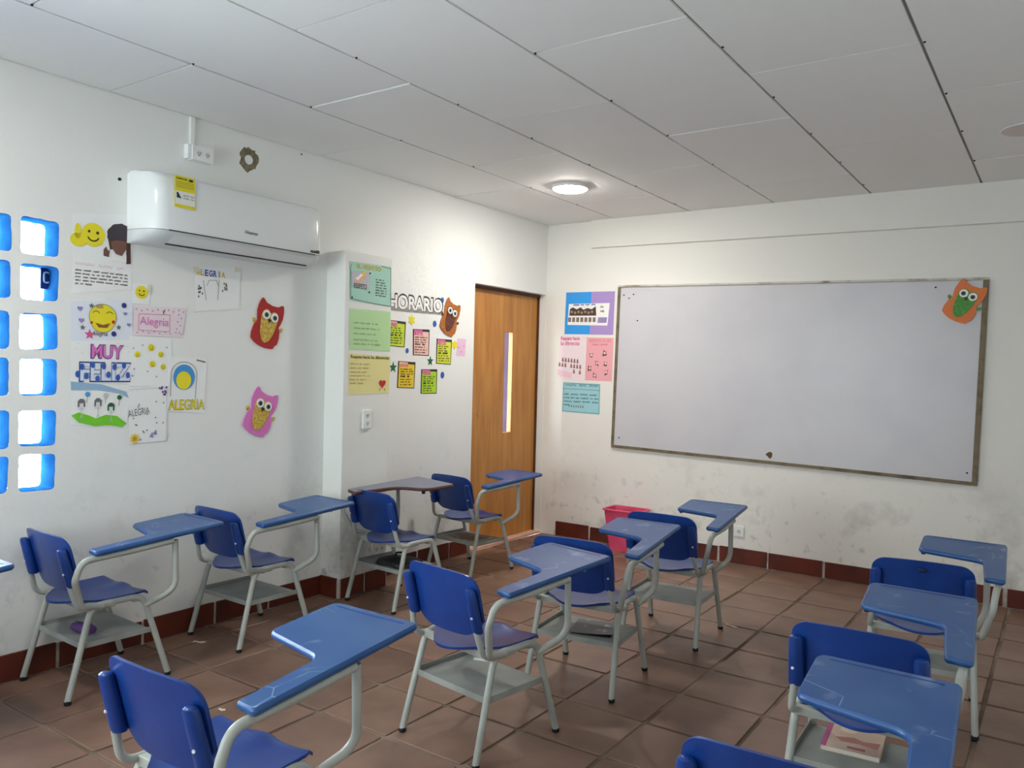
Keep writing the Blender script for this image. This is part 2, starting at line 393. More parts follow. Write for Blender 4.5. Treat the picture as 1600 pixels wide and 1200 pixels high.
# ------------------------------------------------------------------ walls
WT = .12
ROWS = [1.909, 1.719, 1.516, 1.325, 1.111, .926]
def block_wall(name, U0, U1, holes_u, to3, m, cutouts=()):
    """wall sheet with small rounded block openings; to3(u, v, depth) -> world. cutouts: (u0,u1,v1) door openings from the floor"""
    bm = bmesh.new(); hh = .152; rr = random.Random(3)
    vb = [ROWS[0]+.02] + [(ROWS[k]-hh+ROWS[k+1])/2 for k in range(5)] + [ROWS[5]-hh-.02]
    quads = []; rev = []
    hw_ = .148; pitch = .186
    ua, ub = holes_u[-1]-.019, holes_u[0]+hw_+.019
    def q(u0, u1, v0, v1):
        if u1-u0 > 1e-4 and v1-v0 > 1e-4: quads.append([(u0,v0),(u1,v0),(u1,v1),(u0,v1)])
    q(ua, ub, 0, vb[-1]); q(ua, ub, vb[0], H+.02); q(U0, ua, 0, H+.02)
    cur = ub
    for (c0, c1, v1) in cutouts:
        q(cur, c0, 0, H+.02); q(c0, c1, v1, H+.02); cur = c1
    q(cur, U1, 0, H+.02)
    for u in holes_u:
        for k in range(6):
            u0, u1, v1, v0 = u, u+hw_, ROWS[k], ROWS[k]-hh
            cu, cv = (u0+u1)/2, (v0+v1)/2
            j = lambda: rr.uniform(-.004,.004)
            hole = fillet([(u0+j(),v0+j()),(u1+j(),v0+j()),(u1+j(),v1+j()),(u0+j(),v1+j())], .020, 3, True)
            # add mid-edge points with a little wobble
            hp = []
            for a, b in zip(hole, hole[1:]+hole[:1]):
                hp.append(a)
                if (b-a).length > .05:
                    for s in (.25,.5,.75): hp.append(a.lerp(b, s)+Vector((rr.uniform(-.0016,.0016), rr.uniform(-.0016,.0016))))
            cell = (u-.019, u+hw_+.019, vb[k+1], vb[k])
            outer = []
            for p in hp:
                du, dv = p.x-cu, p.y-cv
                tu = ((cell[1]-cu)/du if du > 0 else (cell[0]-cu)/du) if abs(du) > 1e-9 else 1e9
                tv = ((cell[3]-cv)/dv if dv > 0 else (cell[2]-cv)/dv) if abs(dv) > 1e-9 else 1e9
                t = min(tu, tv); outer.append((cu+du*t, cv+dv*t, 'u' if tu < tv else 'v'))
            n = len(hp)
            for i in range(n):
                a, b = outer[i], outer[(i+1) % n]; pts = [hp[i], (a[0],a[1])]
                if a[2] != b[2]: pts.append((cell[1] if (a[0]+b[0])/2 > cu else cell[0], cell[3] if (a[1]+b[1])/2 > cv else cell[2]))
                pts += [(b[0],b[1]), hp[(i+1) % n]]
                quads.append([(p[0],p[1]) for p in pts])
            rev.append([(p.x,p.y) for p in hp])
    for dpt in (0, -WT):
        for qd in quads: bm.faces.new([bm.verts.new(to3(p[0],p[1],dpt)) for p in qd])
    for (c0, c1, v1) in cutouts:
        for a, b in (((c0,0),(c0,v1)),((c0,v1),(c1,v1)),((c1,v1),(c1,0))):
            bm.faces.new([bm.verts.new(to3(*a,0)), bm.verts.new(to3(*b,0)), bm.verts.new(to3(*b,-WT)), bm.verts.new(to3(*a,-WT))])
    bmesh.ops.remove_doubles(bm, verts=bm.verts[:], dist=1e-5)
    root = struct(obj(name, bm, m))
    for hp in rev:
        bm = bmesh.new(); n = len(hp); cu, cv = sum(p[0] for p in hp)/n, sum(p[1] for p in hp)/n
        r0 = [bm.verts.new(to3(p[0],p[1],-.0005)) for p in hp]
        r1 = [bm.verts.new(to3(p[0]+rr.uniform(-.002,.002),p[1]+rr.uniform(-.002,.002),-.06)) for p in hp]
        r2 = [bm.verts.new(to3(cu+(p[0]-cu)*.97,cv+(p[1]-cv)*.97,-WT)) for p in hp]
        for A, Bq in ((r0,r1),(r1,r2)):
            for k in range(n): bm.faces.new((A[k], A[(k+1) % n], Bq[(k+1) % n], Bq[k]))
        obj('window_reveal', bm, M_blueP, root)
    return root
DY0, DY1, DZ = -.962, -.004, 1.952
block_wall('wall_left', RY-.1, .1, [-3.873-.148-.186*i for i in range(14)], lambda u,v,d: (d,u,v if v > 0 else -.08), M_wallL, [(DY0,DY1,DZ)])
block_wall('wall_rear', -.1, RX+.1, [1.80-.186*i for i in range(9)], lambda u,v,d: (u,RY+d,v if v > 0 else -.08), M_wallL)
struct(obj('wall_back', B(-WT, RX+.1, 0, .12, -.05, H+.02), M_wallB))
struct(obj('wall_right', B(RX, RX+.12, RY-.1, .1, -.05, H+.02), M_wallB))
# shallow plaster band under the ceiling of the back wall
bm = bmesh.new()
z0, z1 = 2.303, 2.262
loft(bm, [[(.42,0.01,z0),(.42,-.030,z0+.004),(.42,-.032,H+.001),(.42,.01,H+.001)], [(RX,0.01,z1),(RX,-.030,z1+.004),(RX,-.032,H+.001),(RX,.01,H+.001)]])
struct(obj('trim_1', bm, M_wallB))
# half-height pillar on the left wall
bm = bmesh.new()
loft(bm, [[(p.x,p.y,.0) for p in fillet([(-.02,PY0),(PX,PY0),(PX,PY1),(-.02,PY1)],[0,.006,.006,0],2,True)],
          [(p.x,p.y,PZ) for p in fillet([(-.02,PY0),(PX,PY0),(PX,PY1),(-.02,PY1)],[0,.006,.006,0],2,True)]])
struct(obj('wall_pillar', bm, M_pillar))
# the neighbouring wall seen through the door slot, with added pieces that dim it
struct(obj('wall_outside', B(-1.75, -1.6, -2.7, 2.2, -.06, 2.4), mat('lavender_paint', (176,164,188), .8, noise=(3,(168,156,180),.4,.7))))
struct(obj('roof_light_block', B(-1.75, -WT, -2.7, 2.2, 2.4, 2.5), MATS['lavender_paint']))  # unseen roof, added to keep sky light off the wall outside
struct(obj('wall_light_block_side', B(-.24, -WT, .13, 2.2, -.06, 2.4), MATS['lavender_paint']))  # unseen piece, added to shut out sky light beyond the back wall
struct(obj('wall_light_block_end', B(-1.6, -WT, 2.1, 2.2, -.06, 2.4), MATS['lavender_paint']))  # added with the roof so less daylight reaches the slot view
struct(obj('floor_outside', B(-1.75, -WT, -2.7, 2.2, -.12, -.06), mat('corridor_floor', (190,150,130), .6, noise=(4,(170,130,112),.4,.7))))

# ------------------------------------------------------------------ door
M_wood = bpy.data.materials.new('door_wood'); M_wood.use_nodes = True
nt = M_wood.node_tree; N = nt.nodes; L = nt.links; b = N['Principled BSDF']; b.inputs['Roughness'].default_value = .42
tc = N.new('ShaderNodeTexCoord'); mp = N.new('ShaderNodeMapping'); mp.inputs['Scale'].default_value = (6, 9, .9); L.new(tc.outputs['Object'], mp.inputs[0])
n1 = N.new('ShaderNodeTexNoise'); n1.inputs['Scale'].default_value = 2.2; n1.inputs['Detail'].default_value = 8; n1.inputs['Distortion'].default_value = .6; L.new(mp.outputs[0], n1.inputs['Vector'])
cr = N.new('ShaderNodeValToRGB'); cr.color_ramp.elements[0].position = .3; cr.color_ramp.elements[1].position = .72
cr.color_ramp.elements[0].color = (*s2l((178,116,48)),1); cr.color_ramp.elements[1].color = (*s2l((205,146,72)),1)
L.new(n1.outputs['Fac'], cr.inputs['Fac']); L.new(cr.outputs['Color'], b.inputs['Base Color'])
M_frame = mat('door_frame_wood', (92,52,28), .55, noise=(12,(66,38,22),.4,.7))
door = struct(bpy.data.objects.new('door_1', None)); COL.objects.link(door)
door['label'] = 'closed light wooden door with a narrow vertical slot window'
SX0, SX1 = -.115, -.078      # slab thickness
sy0, sy1, sz0, sz1 = DY0+.022, DY1-.010, .015, DZ-.022
v0, v1, w0, w1 = -.464, -.356, .838, 1.626
bm = bmesh.new()
for (a,bq,c,d) in ((sy0,v0,sz0,sz1),(v1,sy1,sz0,sz1),(v0,v1,sz0,w0),(v0,v1,w1,sz1)): box(bm, SX0, SX1, a, bq, c, d)
obj('door_slab', bm, M_wood, door)
bm = bmesh.new(); box(bm, -.118, -.052, DY0+.001, DY0+.021, 0, DZ-.001); box(bm, -.118, -.052, DY0+.021, DY1-.001, DZ-.021, DZ-.001); box(bm, -.118, -.06, DY1-.009, DY1-.001, 0, DZ-.021)
obj('door_frame', bm, M_frame, door)
obj('lock_hole', plate([Vector((0,0))+p for p in circle(0,0,.022,n=16)], 0, .003), mat('lock_ring', (190,140,90), .4, metal=.3), door).matrix_local = frameL(-.775, 1.0, 0, SX1)
obj('threshold_glow', B(-.118, -.0, DY0+.001, DY1-.001, -.005, .012), mat('pink_door_glow', (232,190,172), .6, noise=(8,(214,172,152),.4,.7)), door)  # pale pink strip paints in the daylight glow under the door

# ------------------------------------------------------------------ tablet-arm chairs
def tablet_outline(handed=1):
    P = [(.205,-.142),(.276,-.148),(.234,.435),(-.094,.435),(-.072,.169),(.174,.122)]
    return fillet(P, [.012,.016,.022,.034,.036,.055], 5, True)
def make_chair(label, tubes_tab=True, handed=1):
    t = thing('tablet_chair', label, 'chair', None, 'tablet chairs in the classroom')
    # side frames: an inverted U each, feet splayed
    R0 = .0125
    for s in (-1, 1):
        path = fillet([(s*.193,.205,.012),(s*.178,.098,.358),(s*.178,-.112,.358),(s*.193,-.204,.012)], .065, 7)
        fr = obj('side_frame', tube(bmesh.new(), path, R0), M_tube, t, True)
        for y in (.205,-.204):
            bm = bmesh.new(); q = (s*.193, y); tube(bm, [(q[0],q[1],0),(q[0],q[1],.006),(q[0]-s*.0005,q[1]*.99,.015)], [.012,.0138,.0136], 10); obj('foot_cap', bm, M_black, fr, True)
    bm = bmesh.new()
    box(bm, -.178, .178, -.128, -.104, .335, .360, .004); box(bm, -.178, .178, .062, .086, .335, .360, .004)
    obj('cross_bar', bm, M_tube, t)
    for s in (-1, 1):
        path = fillet([(s*.178,-.02,.351),(s*.182,-.165,.351),(s*.166,-.192,.455),(s*.163,-.222,.59)], [0,.06,.05,0], 7)
        obj('back_tube', tube(bmesh.new(), path, .011), M_tube, t, True)
    # seat: dished plastic shell with a rounded rear and a front hump
    nx, ny = 16, 16; top = []; bot = []
    def seat_pt(s, q):
        hw = .176*(1-.42*max(0,(q-.55)/.45)**2.2) - .012*max(0, .12-q)/.12
        y = .128 - q*(.325-.055*s*s)
        z = .372 + .007*s*s - .010*math.sin(PI*min(1,q*1.05))*(1-s*s*.5) - .006*max(0,(q-.6)/.4) + .012*math.exp(-(s/.22)**2)*math.exp(-(q/.22)**2) - .014*max(0,(.06-q)/.06)**2
        return Vector((hw*s, y, z))
    bm = bmesh.new(); V = []
    for lay in (0, 1):
        V.append([[bm.verts.new(seat_pt(-1+2*i/nx, j/ny)-Vector((0,0,.009*lay))) for i in range(nx+1)] for j in range(ny+1)])
    for j in range(ny):
        for i in range(nx):
            for lay in (0, 1):
                a, b_, c, d = V[lay][j][i], V[lay][j][i+1], V[lay][j+1][i+1], V[lay][j+1][i]
                bm.faces.new((a,b_,c,d) if lay else (d,c,b_,a))
    rim = [(0,i) for i in range(nx)]+[(j,nx) for j in range(ny)]+[(ny,i) for i in range(nx,0,-1)]+[(j,0) for j in range(ny,0,-1)]
    for (j0,i0),(j1,i1) in zip(rim, rim[1:]+rim[:1]): bm.faces.new((V[0][j0][i0], V[0][j1][i1], V[1][j1][i1], V[1][j0][i0]))
    bmesh.ops.recalc_face_normals(bm, faces=bm.faces[:])
    obj('seat', bm, M_blue, t, True)
    # backrest: curved panel with arched top and U-shaped bottom
    nx, nz = 28, 12; bm = bmesh.new(); V = []
    def back_pt(s, q, lay):
        x = .178*math.sin(s*PI/2*.92)/math.sin(PI/2*.92); s = x/.178
        a = abs(s)
        zt = .636 + .010*(1-s*s) - .046*(1-math.sqrt(max(0, 1-(max(0,(a-.70)/.30))**2.2)))
        zb = .413 + .010*s*s + .060*max(0,(a-.45)/.55)**2.2
        z = zb + (zt-zb)*q
        k = (z-.40)/.24
        y = -.150 - .062*k + .020*max(0,(.25-k))**1.5 - .022*(1-s*s) + (.010 if lay else 0)*1.0
        return Vector((x, y, z))
    for lay in (0, 1): V.append([[bm.verts.new(back_pt(-1+2*i/nx, j/nz, lay)) for i in range(nx+1)] for j in range(nz+1)])
    for j in range(nz):
        for i in range(nx):
            for lay in (0, 1):
                a, b_, c, d = V[lay][j][i], V[lay][j][i+1], V[lay][j+1][i+1], V[lay][j+1][i]
                bm.faces.new((a,b_,c,d))
    rim = [(0,i) for i in range(nx)]+[(j,nx) for j in range(nz)]+[(nz,i) for i in range(nx,0,-1)]+[(j,0) for j in range(nz,0,-1)]
    for (j0,i0),(j1,i1) in zip(rim, rim[1:]+rim[:1]): bm.faces.new((V[0][j0][i0], V[0][j1][i1], V[1][j1][i1], V[1][j0][i0]))
    bmesh.ops.recalc_face_normals(bm, faces=bm.faces[:])
    back = obj('backrest', bm, M_blue, t, True)
    for s in (-1, 1):
        bm = bmesh.new()
        p0, p1 = Vector((s*.1645,-.186,.445)), Vector((s*.160,-.226,.598)); d = (p1-p0)
        rings = []
        for q, k in ((0,.95),(.05,1.02),(.5,1.0),(.9,.94),(.97,.8),(1.0,.45)):
            c = p0+d*q; rings.append([(c.x+.0215*k*math.cos(a)*1.0, c.y+.019*k*math.sin(a)+.004, c.z) for a in [2*PI*i/14 for i in range(14)]])
        loft(bm, rings); obj('tube_sleeve', bm, M_blue, back, True)
        bm = bmesh.new(); c = p0+d*.36
        tube(bm, [(c.x+s*.004,c.y-.012,c.z),(c.x+s*.006,c.y-.0175,c.z)], [.005,.004], 8); obj('rivet', bm, M_rivet, back, True)
    # wire book rack made of sheet with turned-up lips
    bm = bmesh.new(); y0, y1, z = -.150, .128, .212
    box(bm, -.184, .184, y0, y1, z-.003, z)
    box(bm, -.184, .184, y0-.003, y0, z-.012, z+.010); box(bm, -.184, .184, y1, y1+.003, z-.014, z)
    box(bm, -.187, -.184, y0, y1, z-.006, z+.016); box(bm, .184, .187, y0, y1, z-.012, z+.010)
    obj('book_rack', bm, M_rack, t)
    return t
def make_arm(t, handed=1):
    s = handed
    a = fillet([(s*.184,-.075,.352),(s*.205,-.165,.372),(s*.243,-.208,.485),(s*.250,-.186,.559),(s*.250,.0,.569),(s*.235,.187,.580)], [0,.03,.05,.05,.05,0], 7)
    arm = obj('arm_tube', tube(bmesh.new(), a, .0125), M_tube, t, True)
    b_ = fillet([(s*.232,.205,.580),(s*.232,.213,.372),(s*.181,.106,.316)], .075, 8)
    obj('arm_strut', tube(bmesh.new(), b_, .0125), M_tube, t, True)
    return arm
def slope(bm, z0=.602, k=.059):
    for v in bm.verts: v.co.z += z0 + k*v.co.y
    return bm
def make_tablet(t):
    o = obj('writing_tablet', slope(plate(ccw(tablet_outline()), -.020, 0, .006)), M_tablet, t, True)
    bm = bmesh.new()
    tube(bm, [(-.055,.195,.584),(-.055,.195,.597)], [.008,.010], 10); obj('rubber_stop', bm, M_black, o, True)
    bm = bmesh.new()
    for p in fillet([(.13,.405),(-.06,.405)], 0): pass
    box(bm, -.055, .20, .404, .409, .0004, .0012); obj('pencil_groove', slope(bm), mat('groove_blue', (34,70,140), .5), o)
    bm = bmesh.new()
    for y in (-.08,.09,.28): tube(bm, [(.232,y,.602+.059*y-.020),(.232,y,.602+.059*y-.026)], .004, 8)
    obj('tablet_screw', bm, M_tube, o)
    return o

POSE = {
 'A': (.236,-3.808,-.032,-.020), 'B': (.257,-3.052,-.019,-.054), 'C': (.418,-2.171,-.075,0), 'D': (.302,-1.340,-.093,-.052),
 'E': (1.804,-3.227,-.157,-.041), 'F': (1.852,-2.511,.115,-.077), 'G': (1.900,-1.708,.063,-.045), 'H': (1.862,-4.353,.026,-.018),
 'I': (3.112,-3.902,.045,-.063), 'J': (3.081,-3.023,.032,-.039), 'K': (3.083,-1.967,.109,-.135), 'M': (.385,-4.73,0,0)}
LABEL = {
 'A': 'blue plastic tablet chair at left wall under the drawings, purple case on its rack',
 'B': 'blue plastic tablet chair at left wall just short of the pillar, bare rack',
 'C': 'blue plastic chair beside the pillar with brown-edged grey tablet on its left arm',
 'D': 'blue plastic tablet chair in front of the wooden door, brown book on its rack',
 'E': 'blue plastic tablet chair in mid floor turned a little right, empty rack',
 'F': 'blue plastic tablet chair with black and white magazine on its rack',
 'G': 'blue plastic tablet chair beside the pink bin and below the whiteboard',
 'H': 'nearest blue plastic tablet chair at lower left, scratched bright blue tablet',
 'I': 'blue plastic tablet chair cut off by the bottom edge at right, backrest top showing',
 'J': 'blue plastic tablet chair with a pink book on its rack',
 'K': 'far right blue plastic tablet chair nearest the whiteboard, dark smudge on backrest',
 'M': 'blue plastic tablet chair at left edge of which only the tablet corner shows'}
def copy_tree(o, parent=None):
    c = o.copy(); COL.objects.link(c); c.parent = parent
    for ch in o.children: copy_tree(ch, c)
    return c
base = make_chair(LABEL['A'])
base_c = copy_tree(base); base_c['label'] = LABEL['C']       # copied before the arm is added: it has another arm
arm = make_arm(base); strut = [c for c in base.children if c.name.startswith('arm_strut')][0]; tab = make_tablet(base)
CH = {'A': base, 'C': base_c}
for k in POSE:
    if k not in CH: CH[k] = copy_tree(base); CH[k]['label'] = LABEL[k]
PIV = Matrix.Translation((.24,-.15,0))
for k, (x, y, rz, ty) in POSE.items():
    CH[k].matrix_world = T(x, y, 0, rz)
    for c in CH[k].children:
        if c.name.startswith(('writing_tablet', 'arm_tube')) and k != 'C':
            c.matrix_local = PIV @ Matrix.Rotation(ty, 4, 'Z') @ PIV.inverted()
# chair C: left-handed arm and a laminated board with a brown edge
make_arm(base_c, -1)
Minv = T(*POSE['C'][:2], 0, POSE['C'][2]).inverted()
cw = [(.244,-2.408),(.164,-1.725),(.550,-1.835),(.556,-2.10),(.37,-2.125),(.350,-2.46)]
cl_ = [Minv @ Vector((a, b_, 0)) for a, b_ in cw]
ol = ccw(fillet([Vector((p.x,p.y)) for p in cl_], [.02,.03,.035,.11,.16,.02], 6, True))
for c in base_c.children:
    if c.name.startswith(('arm_tube','arm_strut')): c.location = (-.0,0,.018)
bt = obj('writing_tablet', plate(ol, .622, .640, .003), mat('brown_tablet_edge', (96,56,46), .5, noise=(10,(78,46,40),.4,.7)), base_c, True); bt['label'] = 'brown wooden writing tablet with worn grey top'
obj('laminate_top', plate(inset2d(ol,.004), .640, .6412), mat('grey_laminate', (112,116,140), .35, noise=(6,(126,126,142),.4,.7)), bt)
bm = bmesh.new(); p = Vector(cl_[3]); tube(bm, [(p.x-.07,p.y+.05,.600),(p.x-.07,p.y+.05,.623)], [.010,.013], 10); obj('rubber_stop', bm, M_black, bt, True)
# dark smudge on the far right backrest
bm = bmesh.new(); tube(bm, [(.0,-.2375,.612),(.0,-.2395,.612)], [.014,.010], 14)
for v in bm.verts: v.co.z = .612+(v.co.z-.612)*.55
obj('smudge', bm, mat('dark_smudge', (12,16,50), .6), CH['K'])

# ------------------------------------------------------------------ things on the racks
def rackM(k, lx, ly, rz=0, dz=.0): return T(*POSE[k][:2], 0, POSE[k][2]) @ T(lx, ly, .2122+dz, rz)
def book(name, label, cat, M, wd, ln, th, cover, page=(225,220,210)):
    t = thing(name, label, cat, M)
    obj('cover', plate(fillet(rect(-wd/2,wd/2,-ln/2,ln/2), .006, 2, True), th-.0015, th), cover, t)
    obj('pages', B(-wd/2+.003, wd/2-.003, -ln/2+.003, ln/2-.003, .0015, th-.0015), mat('page_edges', page, .8), t)
    obj('back_cover', plate(fillet(rect(-wd/2,wd/2,-ln/2,ln/2), .006, 2, True), 0, .0015), cover, t)
    return t
pb = book('book', 'pink and cream paperback book on the rack of the right-hand chair', 'book', rackM('J', -.045, .068, .05), .165, .205, .014, mat('cream_cover', (232,196,172), .45, noise=(9,(240,214,190),.4,.65)))
film('spine_band', [rect(-.0825,-.068,-.1025,.1025)], mat('magenta', (196,88,150), .5), pb, .0142)
film('cover_art', [[(-.05,-.02),(.0,.0),(.03,-.015),(.075,-.005),(.07,-.05),(.02,-.04),(-.03,-.045)]], mat('dusty_pink', (196,128,122), .5), pb, .0142)
film('cover_blob', [circle(-.02,.05,.025)], mat('pale_cream', (246,230,200), .5), pb, .0142)
film('cover_title', [rect(-.01,.04,-.085,-.07), rect(.045,.075,.075,.088)], mat('rose_print', (190,110,112), .5), pb, .0142)
mg = thing('magazine', 'black and white magazine with lifted corner on a chair rack', 'magazine', rackM('F', .03, .005, .18))
obj('pages', B(-.085,.085,-.095,.095,.0003,.006), mat('black_page', (30,30,32), .5), mg)
bm = bmesh.new(); V = [[bm.verts.new((-.095+.19*i/6, -.10+.20*j/6, .007+.022*max(0,(.45-(j/6)))*(i/6)**1.5)) for i in range(7)] for j in range(7)]
for j in range(6):
    for i in range(6): bm.faces.new((V[j][i],V[j][i+1],V[j+1][i+1],V[j+1][i]))
bm.normal_update(); bmesh.ops.solidify(bm, geom=bm.faces[:], thickness=.0008)
obj('cover', bm, mat('grey_cover', (92,94,98), .45, noise=(22,(170,172,175),.58,.66)), mg)
db = book('book', 'brown patterned book lying on the rack of the chair by the door', 'book', rackM('D', .0, -.03, .1), .26, .19, .010, mat('brown_cover', (96,74,58), .5, noise=(14,(150,120,86),.5,.62)), (40,34,30))
cbk = thing('book_bag', 'black cloth bag lying on the rack of the chair beside the pillar', 'bag', rackM('C', .03, -.01, .1))
bm = bmesh.new(); bmesh.ops.create_icosphere(bm, subdivisions=3, radius=1)
for v in bm.verts:
    n = v.co.normalized(); k = 1+.10*math.sin(7*n.x+2)*math.cos(5*n.y+1)
    v.co = Vector((max(-.8,min(.8,n.x))*.15*k, max(-.8,min(.8,n.y))*.12*k, max(0,(max(-.3,n.z)+.3)*.028*k)))
obj('bag_body', bm, mat('black_cloth', (36,36,38), .6, bump=(40,.6)), cbk, 'all')
obj('bag_strap', tube(bmesh.new(), fillet([(-.05,.02,.034),(-.03,.0,.06),(.02,.01,.064),(.05,-.02,.034)], .02, 4), .006), MATS['black_cloth'], cbk, True)
pu = thing('pencil_case', 'purple soft pencil case on the rack of the leftmost wall chair', 'pencil case', rackM('A', .04, -.075, .25))
bm = bmesh.new(); rings = []
for q in range(9):
    x = -.055+.11*q/8; k = math.sin(PI*(.12+.76*q/8))**.4
    rings.append([(x, .026*k*math.cos(a), .022+.022*k*math.sin(a)) for a in [2*PI*i/12 for i in range(12)]])
loft(bm, rings); obj('case_body', bm, mat('purple_cloth', (104,66,128), .7, bump=(60,.3)), pu, True)
obj('zip', B(-.045,.045,-.002,.002,.0435,.0455), mat('zip_violet', (70,44,92), .5), pu)
ps = thing('paper_scrap', 'small crumpled white paper scrap on the mid-floor chair rack', 'paper', rackM('E', -.10, .10, .5))
bm = bmesh.new(); V = [[bm.verts.new((-.03+.06*i/4, -.008+.016*j/2, .001+.006*((i*3+j*5) % 3)/2)) for i in range(5)] for j in range(3)]
for j in range(2):
    for i in range(4): bm.faces.new((V[j][i],V[j][i+1],V[j+1][i+1],V[j+1][i]))
bm.normal_update(); bmesh.ops.solidify(bm, geom=bm.faces[:], thickness=.0006); obj('scrap', bm, mat('paper_white', (238,238,234), .8), ps)
# litter on the floor
def scrap(x, y, rz, ln, wd, label):
    bm = bmesh.new(); V = [[bm.verts.new((-ln/2+ln*i/4, -wd/2+wd*j/2, .001+.004*((i*2+j) % 3)/2)) for i in range(5)] for j in range(3)]
    for j in range(2):
        for i in range(4): bm.faces.new((V[j][i],V[j][i+1],V[j+1][i+1],V[j+1][i]))
    bm.normal_update(); bmesh.ops.solidify(bm, geom=bm.faces[:], thickness=.0006)
    o = obj('paper_scrap', bm, mat('litter', (205,190,165), .8)); o.matrix_world = T(x, y, .0006, rz); tag(o, label, 'paper')
p = pix(1143, 979, 2, 0); scrap(p.x, p.y, -.3, .075, .012, 'thin pale paper strip on the floor right of the chair by the bin')
p = pix(311, 1004, 2, 0); scrap(p.x, p.y, .5, .06, .02, 'pale paper scrap on the floor between the two left wall chairs')
p = pix(346, 1110, 2, 0); scrap(p.x, p.y, .2, .03, .015, 'tiny paper crumb on the floor behind the nearest chair')

# ------------------------------------------------------------------ pink waste bin
bn = thing('waste_bin', 'pink plastic waste bin against the back wall behind the chairs', 'bin', T(.845,-.135,0))
M_pink = mat('pink_plastic', (214,72,112), .4, noise=(9,(224,86,124),.4,.7))
def rr_(hx, hy, z, r=.03): return [(p.x,p.y,z) for p in fillet(rect(-hx,hx,-hy,hy), r, 4, True)]
bm = bmesh.new()
loft(bm, [rr_(.108,.070,.0), rr_(.145,.098,.300), rr_(.148,.101,.312), rr_(.140,.093,.312), rr_(.104,.066,.008)])
obj('bin_body', bm, M_pink, bn, True)
bm = bmesh.new(); rim = rr_(.152,.105,.306,.034); tube(bm, [Vector(p) for p in rim]+[Vector(rim[0])], .0075, 8, cap=False); obj('bin_rim', bm, M_pink, bn, True)
bm = bmesh.new(); rim = rr_(.142,.095,.275,.034); tube(bm, [Vector(p) for p in rim]+[Vector(rim[0])], .003, 6, cap=False); obj('bin_ridge', bm, M_pink, bn, True)

# ------------------------------------------------------------------ ceiling lamps
def lamp(x, y, power, label, k=1.0):
    t = thing('ceiling_lamp', label, 'lamp', T(x, y, H-.0005), 'round surface-mounted ceiling lamps')
    bm = bmesh.new(); loft(bm, [[(p.x,p.y,z*k) for p in circle(0,0,r,n=40)] for r, z in ((.114,0),(.116,-.012),(.114,-.020),(.098,-.020))])
    obj('lamp_rim', bm, M_white, t, True)
    bm = bmesh.new(); loft(bm, [[(p.x,p.y,z*k) for p in circle(0,0,r,n=40)] for r, z in ((.110,-.0198),(.106,-.0235),(.092,-.029),(.070,-.032),(.04,-.034))])
    obj('diffuser', bm, mat('lamp_on_%g' % power, (255,250,242), .5, emit=((255,248,238), power)) if power else mat('lamp_off', (208,196,194), .5), t, True)
lamp(.872,-1.125, LAMP_FRONT, 'lit round white ceiling lamp above the door corner')
lamp(3.352,-1.125, 0, 'unlit round ceiling lamp at the right edge above the whiteboard', .3)
lamp(.872,-4.95, LAMP_REAR, 'lit round ceiling lamp above the block window, behind the viewer')

# ------------------------------------------------------------------ air conditioner
ac = thing('air_conditioner', 'white split air conditioner with yellow energy sticker on the left wall', 'air conditioner', Matrix.Translation((0,0,0)))
M_ac = mat('ac_white', (232,236,236), .22, .5); M_acl = mat('ac_grey_white', (214,218,220), .35); M_gap = mat('ac_gap', (60,62,64), .6)
AY0, AY1 = -3.575, -2.545
def ac_depth(y):
    e = min(y-AY0, AY1-y); R_ = .085
    if e >= R_: return 1.0
    return .30+.70*math.sqrt(max(0, 1-((R_-e)/R_)**2)) if e > 0 else .30
def ac_prof(y, lo=True):
    k = ac_depth(y); D = .198*k
    pts = [(0.0,2.176),(D*.50,2.186),(D*.80,2.178),(D*.93,2.155),(D*.985,2.10),(D,2.02),(D*.995,1.95),(D*.97,1.922)]
    return [(x,y,z) for x,z in pts]
ysn = [AY0,AY0+.004,AY0+.012,AY0+.024,AY0+.04,AY0+.06,AY0+.085]+[AY0+.085+(AY1-AY0-.17)*k/6 for k in range(1,6)]+[AY1-.085,AY1-.06,AY1-.04,AY1-.024,AY1-.012,AY1-.004,AY1]
bm = bmesh.new(); loft(bm, [ac_prof(y)+[(0.0,y,1.922)] for y in ysn]); obj('ac_front_shell', bm, M_ac, ac, True)
bm = bmesh.new()
def ac_low(y):
    k = ac_depth(y); D = .196*k
    return [(0,y,1.920),(D*.965,y,1.920),(D*.93,y,1.905),(D*.62,y,1.874),(D*.30,y,1.862),(0,y,1.862)]
loft(bm, [ac_low(y) for y in ysn]); obj('ac_base', bm, M_acl, ac, True)
bm = bmesh.new(); box(bm, .001, .1935, AY0+.09, AY1-.09, 1.9185, 1.9235); obj('ac_gap', bm, M_gap, ac)
fl0, fl1 = AY0+.125, AY1-.075
bm = bmesh.new(); loft(bm, [[(.183,y,1.908),(.180,y,1.903),(.118,y,1.872),(.112,y,1.876),(.150,y,1.900)] for y in (fl0,fl1)]); flap = obj('ac_flap', bm, M_ac, ac, False)
bm = bmesh.new(); box(bm, .100, .1105, fl0, fl1, 1.866, 1.872); 
obj('ac_flap_gap', bm, M_gap, ac)
FX = .1985
def on_ac(px, py): return WL(px, py, FX)
a, b_ = on_ac(273,272), on_ac(305,328)
st = obj('energy_sticker', plate(rect(-.052,.052,-.073,.073), 0, .001), mat('sticker_yellow', (226,214,40), .5), ac); st['label'] = 'yellow energy label'
st.matrix_local = frameL((a.x+b_.x)/2, (a.y+b_.y)/2-.002, 0, FX-.0005) @ Matrix.Rotation(-.055, 4, 'X')
film('sticker_white', [rect(-.049,.049,-.058,.002)], mat('sticker_paper', (232,234,228), .6), st)
text('sticker_title', 'ENERGIA', -.015, .060, .055, .010, M_dark, st, .0016, .02)
